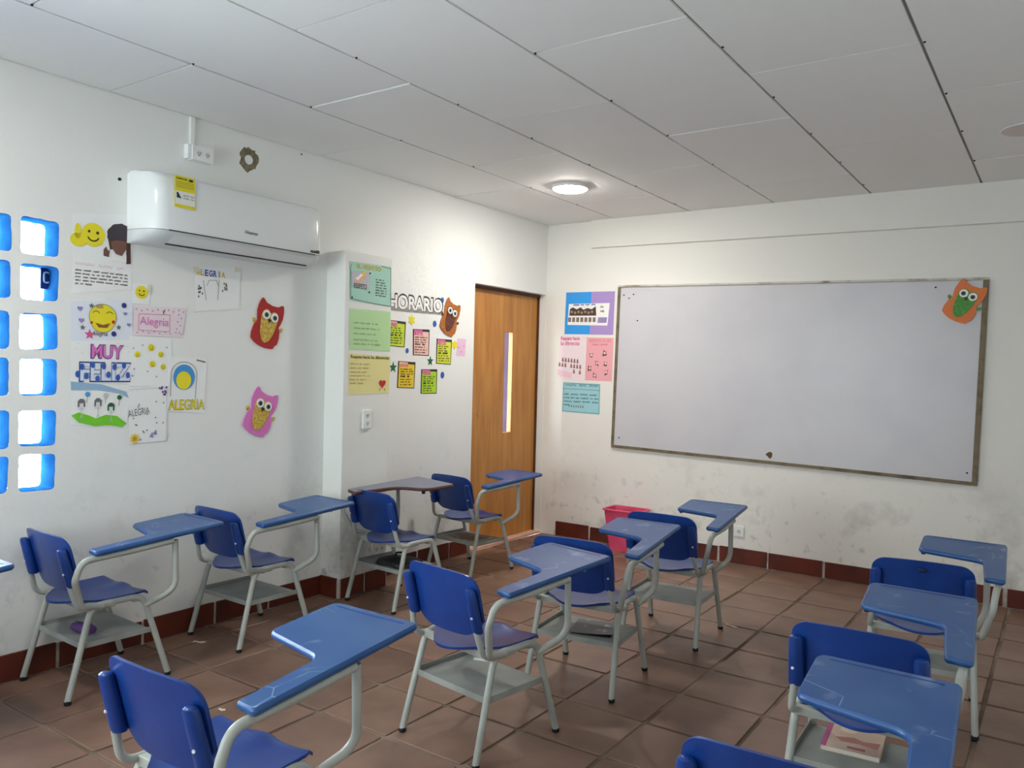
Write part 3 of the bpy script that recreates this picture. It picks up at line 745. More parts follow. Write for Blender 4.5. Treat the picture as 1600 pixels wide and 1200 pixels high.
M_ink = mat('dark_ink', (48,48,52), .7); M_faint = mat('faint_ink', (150,152,154), .8)
strokes('sticker_lines', [[(-.045,y),(.045,y)] for y in (.045,.037,.029,.021)], .0024, mat('olive_ink', (140,130,30), .7), st, .0016)
film('sticker_mark', [[(-.043,-.030),(-.020,-.030),(-.036,-.004),(-.043,-.004)]], M_ink, st, .0018)
film('sticker_chip', [rect(.02,.04,.053,.064)], M_ink, st, .0018)
strokes('sticker_print', scrawl(-.01,.045,-.015,.006,random)+scrawl(-.01,.045,-.028,.006,random), .002, M_faint, st, .0018)
a = on_ac(393,364)
lg = text('ac_logo', 'Hisense', 0, 0, .075, .017, M_ink, ac, 0, .015); lg.matrix_local = frameL(a.x, a.y, 0, FX+.0008)
a = on_ac(495,397); pl = obj('ac_badge', B(-.03,.03,-.008,.008,0,.0012), M_black, ac); pl.matrix_local = frameL(a.x-.01, a.y+.012, 0, FX-.004)
strokes('badge_text', scrawl(-.025,.025,0,.005,random), .0016, M_faint, pl, .0014)

# ------------------------------------------------------------------ sockets
def socket(name, label, M, wd, hg, horiz=True, boxd=.012):
    t = thing(name, label, 'socket', M)
    obj('socket_plate', box(bmesh.new(), -wd/2, wd/2, -hg/2, hg/2, 0, boxd, .003), M_white, t)
    for s in (-1, 1):
        c = Vector((s*wd*.2,0)) if horiz else Vector((0,s*hg*.22))
        q = obj('outlet', plate([c+p for p in circle(0,0,.015,n=16)], boxd-.001, boxd+.0015), mat('outlet_white', (226,226,222), .4), t)
        film('outlet_slots', [rect(c.x-.007,c.x-.004,c.y-.004,c.y+.006), rect(c.x+.004,c.x+.007,c.y-.004,c.y+.006), [c+p*1 for p in circle(0,-.009,.003,n=8)]], M_dark, q, boxd+.0016)
    return t
a, b_ = WL(294,228,.03), WL(332,254,.03)
sk = socket('wall_socket', 'white surface socket box with conduit above the air conditioner', frameL((a.x+b_.x)/2+.008, (a.y+b_.y)/2, 0, .0), .118, .072, True, .042)
obj('box_side', box(bmesh.new(), -.078, -.060, -.032, .036, 0, .034, .002), M_white, sk)
c0 = (a.x+b_.x)/2+.008
obj('conduit', box(bmesh.new(), -.052, -.028, .036, H-.003-(a.y+b_.y)/2, 0, .014, .002), M_white, sk)
a = WL(572,655,PX); socket('wall_socket', 'white vertical double socket on the pillar below the posters', frameL(a.x, a.y, 0, PX), .068, .108, False)
a = WL(586,862,PX); socket('wall_socket', 'white socket low on the pillar behind the chair', frameL(-2.06, .235, 0, PX), .115, .07)
a = WB(1150,829); socket('wall_socket', 'white double socket on the back wall just above the skirting', frameB(a.x, a.y, -.02), .118, .072)

# round broken-plaster hole with a white pipe end
a = WL(389,249); hp_ = thing('plaster_patch', 'ragged brown plaster patch with white round centre beside the air conditioner', 'plaster patch', frameL(a.x, a.y))
rr = random.Random(5); pts = [Vector(((.058+rr.uniform(-.009,.009))*math.cos(t), (.062+rr.uniform(-.010,.010))*math.sin(t))) for t in [2*PI*k/26 for k in range(26)]]
obj('mortar', plate(pts, 0, .0015), mat('raw_mortar', (142,132,108), .95, noise=(40,(108,100,82),.4,.65), bump=(60,.5)), hp_)
obj('pipe_end', plate(circle(-.004,-.004,.024), .001, .006), M_white, hp_)
def mark(px, py, wall, r, label):
    a = WL(px,py) if wall == 'L' else WB(px,py)
    o = obj('wall_hole', plate([Vector((p.x*random.uniform(.7,1.2), p.y*random.uniform(.8,1.3))) for p in circle(0,0,r,n=9)], 0, .001), M_dark)
    o.matrix_world = (frameL if wall == 'L' else frameB)(a.x, a.y); tag(o, label, 'hole')
mark(187,280,'L',.008,'small dark anchor hole left of the air conditioner')
mark(471,241,'L',.005,'tiny dark mark on the left wall under the ceiling')
mark(447,414,'L',.012,'dark chipped spot under the right end of the air conditioner')

# ------------------------------------------------------------------ papers and drawings
INK = {k: mat('ink_'+k, c, .7) for k, c in dict(yellow=(236,222,42), red=(196,44,48), pink=(222,120,196), palepink=(240,206,218), blue=(52,92,180), sky=(70,150,214), navy=(46,58,128),
       green=(120,206,48), dgreen=(34,104,66), purple=(110,72,150), lav=(150,138,190), brown=(84,56,50), skin=(120,84,72), olive=(178,158,40), orange=(236,178,40), rose=(214,92,140), gold=(216,190,60), grey=(110,110,112), lgrey=(196,198,200), white=(242,242,240), amber=(240,200,90)).items()}
RN = random.Random(11)
def sheet(name, label, wall, corners, colour, cat='drawing', x=0., lift=.0012, wav=.0, sub=None):
    """a sheet of paper: corners given clockwise from top left as photo pixels on its wall"""
    f = (lambda p: WL(p[0],p[1],x)) if wall == 'L' else (lambda p: WB(p[0],p[1]))
    Q = [f(p) for p in corners]; c = sum(Q, Vector((0,0)))/4
    M = frameL(c.x, c.y, 0, x) if wall == 'L' else frameB(c.x, c.y)
    t = thing(name, label, cat, M @ Matrix.Translation((0,0,lift)))
    tl, tr, br, bl = [q-c for q in Q]
    bm = bmesh.new(); n = 8
    def P(s, q): return (tl*(1-s)+tr*s)*(1-q)+(bl*(1-s)+br*s)*q
    V = [[bm.verts.new((*P(i/n,j/n), .0004+wav*(abs(math.sin(i*1.7+j*.9))*(1 if (i in (0,n) or j in (0,n)) else .4)))) for i in range(n+1)] for j in range(n+1)]
    for j in range(n):
        for i in range(n): bm.faces.new((V[j+1][i],V[j+1][i+1],V[j][i+1],V[j][i]))
    bm.normal_update(); bmesh.ops.solidify(bm, geom=bm.faces[:], thickness=.0004)
    obj('paper_sheet', bm, colour, t)
    return t, (lambda s, q: P(s, q)), ((tr-tl).length, (tl-bl).length)
W_paper = mat('drawing_paper', (240,242,242), .85, .2); B_paper = mat('bluish_paper', (228,234,246), .85, .2)
Z = .0016+.0004
def smiley(t, c, r, wink=False, z=Z):
    f = film('smiley_face', [[c+p for p in circle(0,0,r,n=24)]], INK['yellow'], t, z)
    film('smiley_eyes', [[c+p for p in circle(-.36*r,.25*r,.12*r,n=8)], [c+p for p in circle(.36*r,.2*r,.14*r,n=8)]], M_ink, f, z+.0006)
    strokes('smiley_mouth', [[c+Vector((r*.5*math.cos(a), r*.5*math.sin(a)-.02*r)) for a in [PI*1.15+.7*PI*k/8 for k in range(9)]]], .1*r+.0006, M_ink, f, z+.0012)
    return f
# 1 printed sheet with thumbs-up smiley, cut-out portrait and text
t, P, (sw, sh) = sheet('printed_sheet', 'white sheet with thumbs-up smiley, cut-out portrait photo and small handwriting', 'L', [(112,333),(206,336),(205,452),(112,458)], W_paper, 'poster')
c = P(.34,.27); f = smiley(t, c, .052); film('smiley_hand', [[P(.10,.33)+p for p in circle(0,0,.036,.030,14)], [P(.09,.22)+p for p in circle(0,0,.014,.035,10)]], INK['yellow'], f, Z+.0003)
film('portrait_hair', [[P(.58,.30),P(.57,.22),P(.66,.14),P(.80,.12),P(.94,.16),P(.97,.30),P(.98,.66),P(.90,.66),P(.90,.45),P(.62,.46)]], INK['brown'], t, Z)
film('portrait_cap', [[P(.57,.31),P(.58,.20),P(.68,.13),P(.82,.12),P(.94,.17),P(.93,.32),P(.80,.36)]], mat('cap_print', (66,58,66), .7), t, Z+.0006)
film('portrait_skin', [[P(.63,.36),P(.74,.34),P(.90,.36),P(.90,.46),P(.82,.55),P(.72,.52),P(.65,.44)]], INK['skin'], t, Z+.0012)
film('portrait_shirt', [[P(.62,.60),P(.66,.50),P(.76,.56),P(.90,.54),P(.90,.64)]], INK['white'], t, Z+.0018)
film('portrait_hand', [[P(.51,.46),P(.55,.42),P(.59,.48),P(.62,.46),P(.60,.56),P(.51,.54)]], INK['skin'], t, Z+.0003)
a = P(.02,0).x; b_ = P(.98,0).x
strokes('handwriting', sum([scrawl(a+.012, b_-(.01 if k < 4 else .17), P(0,.70+.043*k).y, .007, RN) for k in range(5)], []), .0020, INK['grey'], t, Z)
strokes('heading', scrawl(a+.012, b_-.03, P(0,.62).y, .016, RN), .0018, INK['palepink'], t, Z)
# 2 laughing face with stars and hearts
t, P, (sw, sh) = sheet('child_drawing', 'bluish sheet with big laughing yellow face, hearts and stars', 'L', [(110,471),(207,469),(207,531),(110,533)], B_paper)
c = P(.50,.44); f = film('laughing_face', [[c+Vector((.060*math.cos(k)*(1+.04*math.sin(3*k)), .062*math.sin(k))) for k in [2*PI*i/28 for i in range(28)]]], INK['yellow'], t, Z)
strokes('face_outline', [[c+Vector((.061*math.cos(k)*(1+.04*math.sin(3*k)), .063*math.sin(k))) for k in [2*PI*i/28 for i in range(29)]]], .002, INK['grey'], f, Z+.0012)
strokes('closed_eyes', [[c+Vector((s*.030+.015*math.cos(k), .018+.012*math.sin(k))) for k in [PI*.1+.8*PI*i/6 for i in range(7)]] for s in (-1,1)], .0028, M_ink, f, Z+.0014)
film('open_mouth', [[c+Vector(p) for p in ((-.034,-.022),(0,-.030),(.034,-.020),(.020,-.042),(-.018,-.042))]], mat('ink_mouth', (150,84,40), .7), f, Z+.0008)
film('cheeks', [[c+p for p in circle(-.050,-.022,.006,n=10)],[c+p for p in circle(.048,-.014,.008,n=10)]], INK['red'], f, Z+.0008)
for (s,q) in ((.14,.18),(.16,.48),(.93,.62),(.87,.34)): film('heart', [heart_pts(*P(s,q), .013 if s < .5 else .010)], INK['lav'], t, Z)
for (s,q) in ((.32,.12),(.18,.66),(.76,.68)): film('star', [star_pts(*P(s,q), .013)], INK['grey'], t, Z)
film('star', [star_pts(*P(.29,.84), .024)], INK['rose'], t, Z)
for (s,q) in ((.85,.13),(.68,.84)): film('dot', [[P(s,q)+p for p in circle(0,0,.012,n=12)]], INK['navy'], t, Z)
text('lettering', 'Alegria', P(.45,.84).x, P(.45,.84).y, .070, .026, INK['brown'], t, Z, 0, .2)
film('crown', [rect(P(.43,.06).x-.010,P(.43,.06).x+.022,P(0,.07).y-.008,P(0,.07).y+.010)], INK['palepink'], t, Z)
# 3 MUY FELIZ
t, P, (sw, sh) = sheet('lettered_sheet', 'sheet with MUY in pink and FELIZ in blue-spotted bubble letters', 'L', [(111,533),(206,531),(205,600),(110,597)], W_paper)
c = P(.58,.27); text('muy_outline', 'MUY', c.x, c.y, .152, .066, INK['purple'], t, Z, .055); text('muy_letters', 'MUY', c.x, c.y, .140, .056, INK['pink'], t, Z+.0008, .03)
c = P(.56,.74); text('feliz_outline', 'FELIZ', c.x, c.y, .238, .090, INK['navy'], t, Z, .05); text('feliz_letters', 'FELIZ', c.x, c.y, .228, .078, mat('ink_ice', (214,226,248), .7), t, Z+.0008, .03)
film('blue_spots', [[P(s,q)+p for p in circle(0,0,.010,.015,10,RN.uniform(0,3))] for s,q in ((.17,.62),(.24,.84),(.34,.57),(.42,.9),(.52,.60),(.60,.8),(.70,.62),(.76,.86),(.86,.58),(.93,.80),(.10,.80))], INK['blue'], t, Z+.0016)
film('pencil_dots', [[c+p for p in circle(0,0,.0022,n=6)] for c in [P(RN.uniform(.05,.95),RN.uniform(.03,.4)) for k in range(14)]], INK['lgrey'], t, Z)
# 4 landscape with three children
t, P, (sw, sh) = sheet('child_drawing', 'sheet with three pencil figures on bright green hills under blue sky', 'L', [(110,596),(203,602),(198,668),(111,664)], W_paper)
film('sky_band', [[P(0,0),P(.5,.02),P(.93,.16),P(.99,.30),P(.80,.20),P(.45,.16),P(0,.20)]], mat('ink_skyband', (150,184,214), .8), t, Z)
film('green_hills', [[P(0,.78),P(.12,.70),P(.30,.76),P(.42,.82),P(.60,.72),P(.80,.74),P(.98,.90),P(.90,.99),P(.65,.96),P(.40,1.0),P(.12,.93)]], INK['green'], t, Z+.0006)
for s, q, col in ((.17,.50,'grey'),(.45,.46,'grey'),(.68,.55,'dgreen')):
    c = P(s,q); f = film('figure_hair', [[c+Vector(p) for p in ((-.016,-.014),(-.016,.012),(-.006,.022),(.006,.022),(.016,.012),(.016,-.014),(.009,-.014),(.009,.004),(-.009,.004),(-.009,-.014))]], INK[col], t, Z+.0006)
    strokes('figure_body', [[c+Vector((0,-.012)),c+Vector((0,-.050))],[c+Vector((-.012,-.022)),c+Vector((.012,-.022))],[c+Vector((0,-.05)),c+Vector((-.006,-.062))],[c+Vector((0,-.05)),c+Vector((.006,-.062))]], .0028, INK['lgrey'], f, Z+.0012)
for s, q, col in ((.27,.27,'sky'),(.58,.27,'lgrey'),(.82,.30,'dgreen')):
    c = P(s,q); film('balloon', [[c+p for p in circle(0,0,.011,n=12)]], INK[col], t, Z+.0008); strokes('balloon_string', [[c+Vector((0,-.011)),c+Vector((-.002,-.036))]], .002, INK['grey'], t, Z+.0008)
# 5 small smiley card
t, P, _ = sheet('smiley_card', 'small white card with one yellow smiley, taped above the pink card', 'L', [(206,443),(234,444),(233,476),(206,474)], W_paper, lift=.002); smiley(t, P(.52,.42), .030)
film('sticky_tape', [[P(.85,.02),P(1.05,.05),P(1.05,.45),P(.88,.4)]], mat('tape', (226,222,196), .4), t, Z+.001)
# 6 pink dotted card
t, P, _ = sheet('pink_card', 'ragged pale pink card with dotted border and pink Alegria lettering', 'L', [(208,478),(291,481),(284,527),(207,524)], mat('pale_pink_paper', (238,222,228), .85, .2), lift=.0026)
c = P(.40,.53); strokes('letter_frame', [[c+Vector(p) for p in ((-.078,-.040),(.078,-.040),(.078,.040),(-.078,.034),(-.078,-.040))]], .002, INK['rose'], t, Z)
text('lettering', 'Alegria', c.x, c.y-.002, .145, .050, INK['pink'], t, Z+.0004, .0)
film('dots', [[P(s,q)+p for p in circle(0,0,.0034,n=7)] for s,q in [(.05+.1*k,.10+.05*(k % 2)) for k in range(10)]+[(.08+.11*k,.90-.05*(k % 2)) for k in range(9)]+[(.86+.06*(k % 2),.25+.12*k) for k in range(6)]], INK['lav'], t, Z)
strokes('accent', [[P(.58,.10),P(.555,.24)]], .004, M_ink, t, Z)
# 7 five small smileys
t, P, _ = sheet('child_drawing', 'white sheet with five small yellow smileys', 'L', [(201,524),(267,528),(270,604),(200,603)], W_paper, lift=.0018)
for s, q, r in ((.51,.22,.017),(.19,.37,.014),(.73,.35,.014),(.53,.55,.015),(.78,.60,.014)): smiley(t, P(s,q), r)
film('dots', [[P(s,q)+p for p in circle(0,0,.0036,n=7)] for s,q in ((.31,.18),(.88,.20),(.42,.70),(.62,.80),(.10,.25),(.08,.80),(.12,.66))], INK['lav'], t, Z)
# 8 dotted note with ALEGRIA
t, P, _ = sheet('child_drawing', 'dotted note with pencil ALEGRIA, orange flower and small bow', 'L', [(200,606),(262,603),(260,688),(201,694)], W_paper, lift=.0030)
c = P(.25,.44); text('lettering', 'ALEGRIA', c.x, c.y, .105, .032, INK['grey'], t, Z, 0, 0, .14)
f = film('flower', [star_pts(*P(.14,.91), .026, .7, 9)], INK['amber'], t, Z); film('flower_centre', [[P(.14,.91)+p for p in circle(0,0,.011,n=10)]], INK['olive'], f, Z+.0006)
film('purple_dots', [[c+p for p in circle(0,0,.0055,n=7)] for c in [P(RN.uniform(.76,.97),RN.uniform(.0,.16)) for k in range(9)]], INK['purple'], t, Z)
film('dots', [[c+p for p in circle(0,0,.0036,n=7)] for c in [P(RN.uniform(.08,.95),RN.uniform(.2,.95)) for k in range(16)]], INK['grey'], t, Z)
film('bow', [[P(.52,.90),P(.60,.82),P(.63,.93)],[P(.60,.86),P(.70,.78),P(.72,.88)]], INK['lav'], t, Z)
strokes('wavy_border', [[P(k/12,.02+.02*(k % 2)) for k in range(13)],[P(.97,k/10) for k in range(11)]], .002, INK['lgrey'], t, Z)
# 9 arch sheet (the drawn figure is replaced by plain discs)
t, P, _ = sheet('child_drawing', 'white sheet with arch outline, blue and yellow discs, yellow ALEGRIA lettering', 'L', [(264,557),(323,561),(319,645),(261,643)], W_paper, lift=.0022)
strokes('arch', [[P(.06,.72),P(.06,.30)]+[P(.40-.34*math.cos(k),.30-.22*math.sin(k)) for k in [PI*i/10 for i in range(11)]]+[P(.72,.75)]], .0026, INK['grey'], t, Z)
film('blue_disc', [[P(.40,.36)+p for p in circle(0,0,.058,.062,24)]], INK['sky'], t, Z); film('yellow_disc', [[P(.39,.42)+p for p in circle(0,0,.040,.044,24)]], INK['yellow'], t, Z+.0008)
c = P(.50,.86); text('letter_shadow', 'ALEGRIA', c.x, c.y, .196, .052, INK['olive'], t, Z, .03); text('lettering', 'ALEGRIA', c.x, c.y, .188, .044, INK['yellow'], t, Z+.0008, .0)
strokes('corner_note', [[P(.72,.03),P(.95,.06)]], .006, INK['grey'], t, Z)
# 10 sheet below the AC
t, P, _ = sheet('child_drawing', 'thin white sheet with coloured ALEGRIA lettering just below the air conditioner', 'L', [(303,417),(376,419),(373,483),(304,487)], W_paper, lift=.0022)
c = P(.33,.14); 
for k, (ch, col) in enumerate(zip('ALEGRIA', ('gold','gold','blue','blue','blue','olive','gold'))):
    text('letter', ch, c.x-.069+.024*k, c.y, .020 if ch != 'I' else .007, .032, INK[col], t, Z, .03)
strokes('pencil_figure', [[P(.18,.30),P(.24,.75)],[P(.52,.28),P(.50,.75)],[P(.26,.42),P(.30,.30),P(.46,.30),P(.50,.42)]], .0024, INK['grey'], t, Z)
film('dots', [[c+p for p in circle(0,0,.004,.006,6)] for c in [P(RN.uniform(.06,.16),RN.uniform(.40,.68)) for k in range(11)]]+[[c+p for p in circle(0,0,.004,.006,6)] for c in [P(RN.uniform(.60,.70),RN.uniform(.35,.65)) for k in range(9)]], INK['grey'], t, Z)
film('sticky_tape', [[P(-.03,0),P(.08,0),P(.08,.12),P(-.02,.12)],[P(.86,-.02),P(.98,0),P(.97,.10),P(.86,.10)]], MATS['tape'], t, Z+.001)

# ------------------------------------------------------------------ foam owls
def owl(label, M, h, body, belly, iris=(60,64,66), wing=None, group='foam owls'):
    t = thing('foam_owl', label, 'owl cutout', M, group)
    S = lambda pts: [Vector((x*h, y*h)) for x, y in pts]
    R_ = [(-.27,.50),(-.15,.405),(0,.385),(.15,.405),(.27,.50),(.315,.34),(.325,.20),(.295,.07),(.265,.01),(.315,-.08),(.335,-.20),(.320,-.34),(.265,-.385),(.255,-.45),(.16,-.47),(.05,-.485),(-.10,-.475),(-.22,-.44),(-.33,-.38),(-.345,-.26),(-.325,-.10),(-.268,.01),(-.295,.07),(-.325,.20),(-.315,.34)]
    obj('owl_body', plate(ccw(fillet(S(R_), .012, 2, True)), 0, .005, .0008), body, t)
    bl = [(0,.215),(.06,.275),(.13,.275),(.19,.215),(.205,.12),(.185,-.05),(.15,-.22),(.085,-.34),(0,-.395),(-.085,-.34),(-.15,-.22),(-.185,-.05),(-.205,.12),(-.19,.215),(-.13,.275),(-.06,.275)]
    obj('owl_belly', plate(ccw(fillet(S(bl), .01, 2, True)), .005, .008, .0006), belly, t)
    for s in (-1, 1):
        e = obj('owl_eye', plate([Vector((s*.103*h,.165*h))+p for p in circle(0,0,.092*h,n=22)], .008, .011, .0006), INK['white'], t)
        film('iris', [[Vector((s*.103*h+.004*s*h,.160*h))+p for p in circle(0,0,.054*h,n=16)]], mat('iris_grey', (126,132,134), .5), e, .0111)
        film('pupil', [[Vector((s*.103*h+.004*s*h,.160*h))+p for p in circle(0,0,.036*h,n=14)]], M_black, e, .0118)
        wg = [(.27*s,-.03),(.36*s,.03),(.385*s,-.01),(.36*s,-.06),(.29*s,-.09)]
        obj('owl_wing', plate(ccw(fillet(S(wg), .008, 2, True)), 0, .0035), wing or belly, t)
    obj('owl_beak', plate(ccw(S([(-.045,.10),(0,.015),(.045,.10)])), .008, .0105), mat('beak_brown', (52,36,34), .6), t)
gold = mat('gold_glitter', (196,160,50), .45, noise=(90,(226,196,96),.45,.6), bump=(120,.8))
def owl_at(wall, ears, bottoms, label, body, belly, wing=None, k=1.03):
    f = WL if wall == 'L' else WB
    e = (f(*ears[0])+f(*ears[1]))/2; b_ = (f(*bottoms[0])+f(*bottoms[1]))/2
    d = e-b_; tilt = math.atan2(-d.x, d.y); c = (e+b_)/2
    M = (frameL if wall == 'L' else frameB)(c.x, c.y, tilt, .001 if wall == 'L' else -.020)
    owl(label, M, d.length*k, body, belly, wing=wing)
owl_at('L', [(408,462),(445,479)], [(391,536),(427,549)], 'red foam owl with gold belly on the left wall under the air conditioner', mat('red_foam', (176,44,42), .8), gold)
owl_at('L', [(401,602),(436,617)], [(377,671),(413,688)], 'pink foam owl with gold belly low on the left wall', mat('pink_foam', (222,124,196), .8), gold)
owl_at('L', [(699,463),(720,477)], [(686,517),(707,529)], 'brown glitter foam owl beside the door and HORARIO letters', mat('brown_foam', (164,96,34), .7, noise=(90,(190,120,56),.5,.62)), mat('maroon_glitter', (92,46,34), .5, noise=(80,(130,80,66),.55,.65)), mat('dk_brown_foam', (86,54,36), .8))
owl_at('B', [(1505,433),(1546,451)], [(1470,493),(1511,510)], 'orange foam owl with green belly on the top right whiteboard corner', mat('orange_foam', (226,128,76), .8), mat('green_glitter', (62,140,40), .5, noise=(80,(80,160,56),.5,.62)))

# ------------------------------------------------------------------ posters on the pillar
def rx(P, a, b_): return P(a,0).x, P(b_,0).x
t, P, _ = sheet('poster', 'mint green RESPETO poster at top of the pillar with a small picture', 'L', [(546,408),(611,417),(611,480),(546,469)], mat('mint_paper', (176,220,204), .85, .2), 'poster', PX, .0012)
c = P(.45,.10); text('title', 'EL RESPETO', c.x, c.y, .20, .026, INK['gold'], t, Z, .02)
film('picture', [[P(.04,.25),P(.45,.22),P(.45,.66),P(.05,.62)]], mat('picture_grey', (196,196,206), .8), t, Z)
film('picture_shape', [[P(.10,.48),P(.24,.34),P(.33,.28),P(.37,.34),P(.30,.46),P(.16,.56)]], mat('picture_tan', (226,184,146), .8), t, Z+.0006); film('picture_white', [[P(.12,.42),P(.26,.28),P(.31,.30),P(.18,.46)]], INK['white'], t, Z+.0010)
film('picture_sun', [[P(.33,.26)+p for p in circle(0,0,.015,n=10)]], INK['amber'], t, Z+.0012)
c = P(.24,.60); text('picture_word', 'RESPETO', c.x, c.y, .105, .030, INK['grey'], t, Z+.0014, .03)
a, b_ = rx(P,.62,.95); strokes('handwriting', sum([scrawl(a, b_-(.02 if k else .04), P(0,.37+.07*k).y, .008, RN) for k in range(7)], []), .0022, INK['grey'], t, Z)
strokes('ink_border', [[P(.05,.06),P(.02,.14),P(.02,.95),P(.30,.97),P(.60,.98),P(.98,.985),P(.985,.05),P(.75,.02)]], .003, INK['grey'], t, Z)
film('pins', [[P(.47,.24)+p for p in circle(0,0,.006,n=8)],[P(.45,.72)+p for p in circle(0,0,.006,n=8)],[P(.05,.92)+p for p in circle(0,0,.006,n=8)]], M_ink, t, Z+.001)
t, P, _ = sheet('poster', 'pale green sheet with faint handwriting, middle of the pillar posters', 'L', [(546,482),(610,487),(609,549),(545,546)], mat('green_paper', (190,226,170), .85, .2), 'poster', PX, .0012)
a, b_ = rx(P,.10,.80); strokes('handwriting', sum([scrawl(a, b_-RN.uniform(0,.06), P(0,y).y, .010, RN) for y in (.33,.46,.60,.75,.85)], []), .0018, mat('faint_green_ink', (150,186,138), .8), t, Z)
t, P, _ = sheet('poster', 'pale yellow sheet with title line and red heart, lowest on the pillar', 'L', [(545,552),(610,557),(607,614),(544,617)], mat('yellow_paper', (236,226,160), .85, .2), 'poster', PX, .0012)
c = P(.5,.07); text('title', 'Respeto hacia las diferencias', c.x, c.y, .315, .024, mat('ink_olive_dk', (110,112,60), .8), t, Z, .02)
a, b_ = rx(P,.03,.55); strokes('handwriting', sum([scrawl(a, b_-RN.uniform(0,.08), P(0,y).y, .009, RN) for y in (.25,.35,.45,.54,.63,.72)], []), .0018, mat('faint_tan_ink', (196,180,126), .8), t, Z)
film('heart', [heart_pts(*P(.82,.74), .030)], INK['red'], t, Z); strokes('heart_mark', [[P(.75,.93),P(.78,.86)],[P(.87,.86),P(.90,.93)]], .004, INK['grey'], t, Z)

# ------------------------------------------------------------------ HORARIO sign and timetable cards
a0, a1, b1, b0 = WL(606,456), WL(692,468), WL(691,490), WL(606,484)
c = (a0+a1+b1+b0)/4; t = thing('lettered_sign', 'HORARIO sign in white bubble letters edged black on the left wall', 'sign', frameL(c.x, c.y, math.atan2((a1.y-a0.y+b1.y-b0.y)/2, a1.x-a0.x), .001))
sw = (a1-a0).length; sh = ((a0-b0).length+(a1-b1).length)/2
obj('sign_base', plate(rect(-sw/2,sw/2,-sh/2-.006,-sh/2+.022), 0, .001), mat('sign_grey', (150,150,146), .8), t)
text('letter_edge', 'HORARIO', .004, .004, sw*.995, sh*1.03, M_ink, t, .0016, .055); text('letters', 'HORARIO', -.0, 0, sw*.97, sh*.88, INK['white'], t, .0030, .028)
def card(day, corners, col, head, label):
    t, P, (cw_, chh) = sheet('timetable_card', label, 'L', corners, mat('card_edge', (70,66,50), .8), 'card', 0, .001)
    film('card_face', [[P(.06,.03),P(.94,.06),P(.95,.97),P(.05,.97)]], mat('card_'+label.split()[0], col, .8), t, .0012)
    film('card_tab', [[P(.06,.02),P(.55,.03),P(.55,.11),P(.06,.11)]], mat('tab_'+str(head[0]), head, .8), t, .0018); film('clip', [[P(.55,.0),P(.98,.02),P(.98,.10),P(.55,.09)]], M_ink, t, .0018)
    c = P(.33,.17); text('day_name', day, c.x, c.y, .085, .024, INK['rose'], t, .0024, .03)
    a, b_ = rx(P,.12,.86); strokes('handwriting', sum([scrawl(a, b_-RN.uniform(0,.03), P(0,y).y, .009, RN) for y in (.30,.39,.48,.68,.78,.88)], []), .0026, mat('card_ink', (96,92,40), .8), t, .0024)
    strokes('bold_line', scrawl(a, b_-.02, P(0,.57).y, .013, RN), .0040, M_ink, t, .0024)
card('LUNES', [(603,499),(634,503),(632,543),(602,540)], (196,222,60), (236,160,190), 'lime timetable card partly hidden by the pillar, under the HORARIO letters')
card('MARTES', [(645,514),(671,515),(670,556),(645,555)], (242,196,188), (226,110,180), 'salmon timetable card in the middle of the HORARIO group')
card('MIERCOLES', [(682,529),(706,531),(704,570),(681,568)], (214,224,70), (226,111,180), 'yellow-green timetable card below the brown owl')
card('JUEVES', [(622,564),(649,566),(647,607),(620,606)], (238,206,50), (240,190,170), 'golden timetable card at lower left of the HORARIO group')
card('VIERNES', [(658,577),(683,577),(682,615),(657,615)], (178,220,50), (227,110,180), 'green timetable card at bottom of the HORARIO group')
t, P, _ = sheet('note', 'small pale pink note between the timetable cards and the door', 'L', [(714,529),(728,530),(726,557),(713,556)], mat('note_pink', (236,196,224), .85), 'note', 0, .001)
film('note_dots', [[P(s,q)+p for p in circle(0,0,.006,n=8)] for s,q in ((.2,.5),(.8,.4),(.5,.75))], INK['pink'], t, .0012)
def deco(name, px, py, pts, m, label, cat):
    a = WL(px, py); o = obj(name, plate(ccw(pts), 0, .002), m); o.matrix_world = frameL(a.x, a.y, 0, .0005); tag(o, label, cat)
deco('paper_star', 643,500, star_pts(0,0,.036,.6,6), INK['yellow'], 'yellow paper star above the salmon card', 'star')
deco('paper_star', 710,539, star_pts(0,0,.036,.6,6), INK['yellow'], 'yellow paper star right of the yellow-green card', 'star')
deco('paper_star', 672,564, star_pts(0,0,.034,.42), INK['dgreen'], 'dark green paper star between salmon and green cards', 'star')
deco('paper_star', 614,574, star_pts(0,0,.036,.42), INK['dgreen'], 'dark green paper star left of the golden card', 'star')
for px, py, r, lb in ((691,469,.016,'blue paper dot beside the top of the brown owl'),(679,506,.018,'blue paper dot above the yellow-green card'),(636,548,.014,'small blue paper dot under the lime card'),(691,586,.019,'blue paper dot right of the green card')):
    deco('paper_dot', px, py, circle(0,0,r,r*1.2), INK['blue'], lb, 'dot')

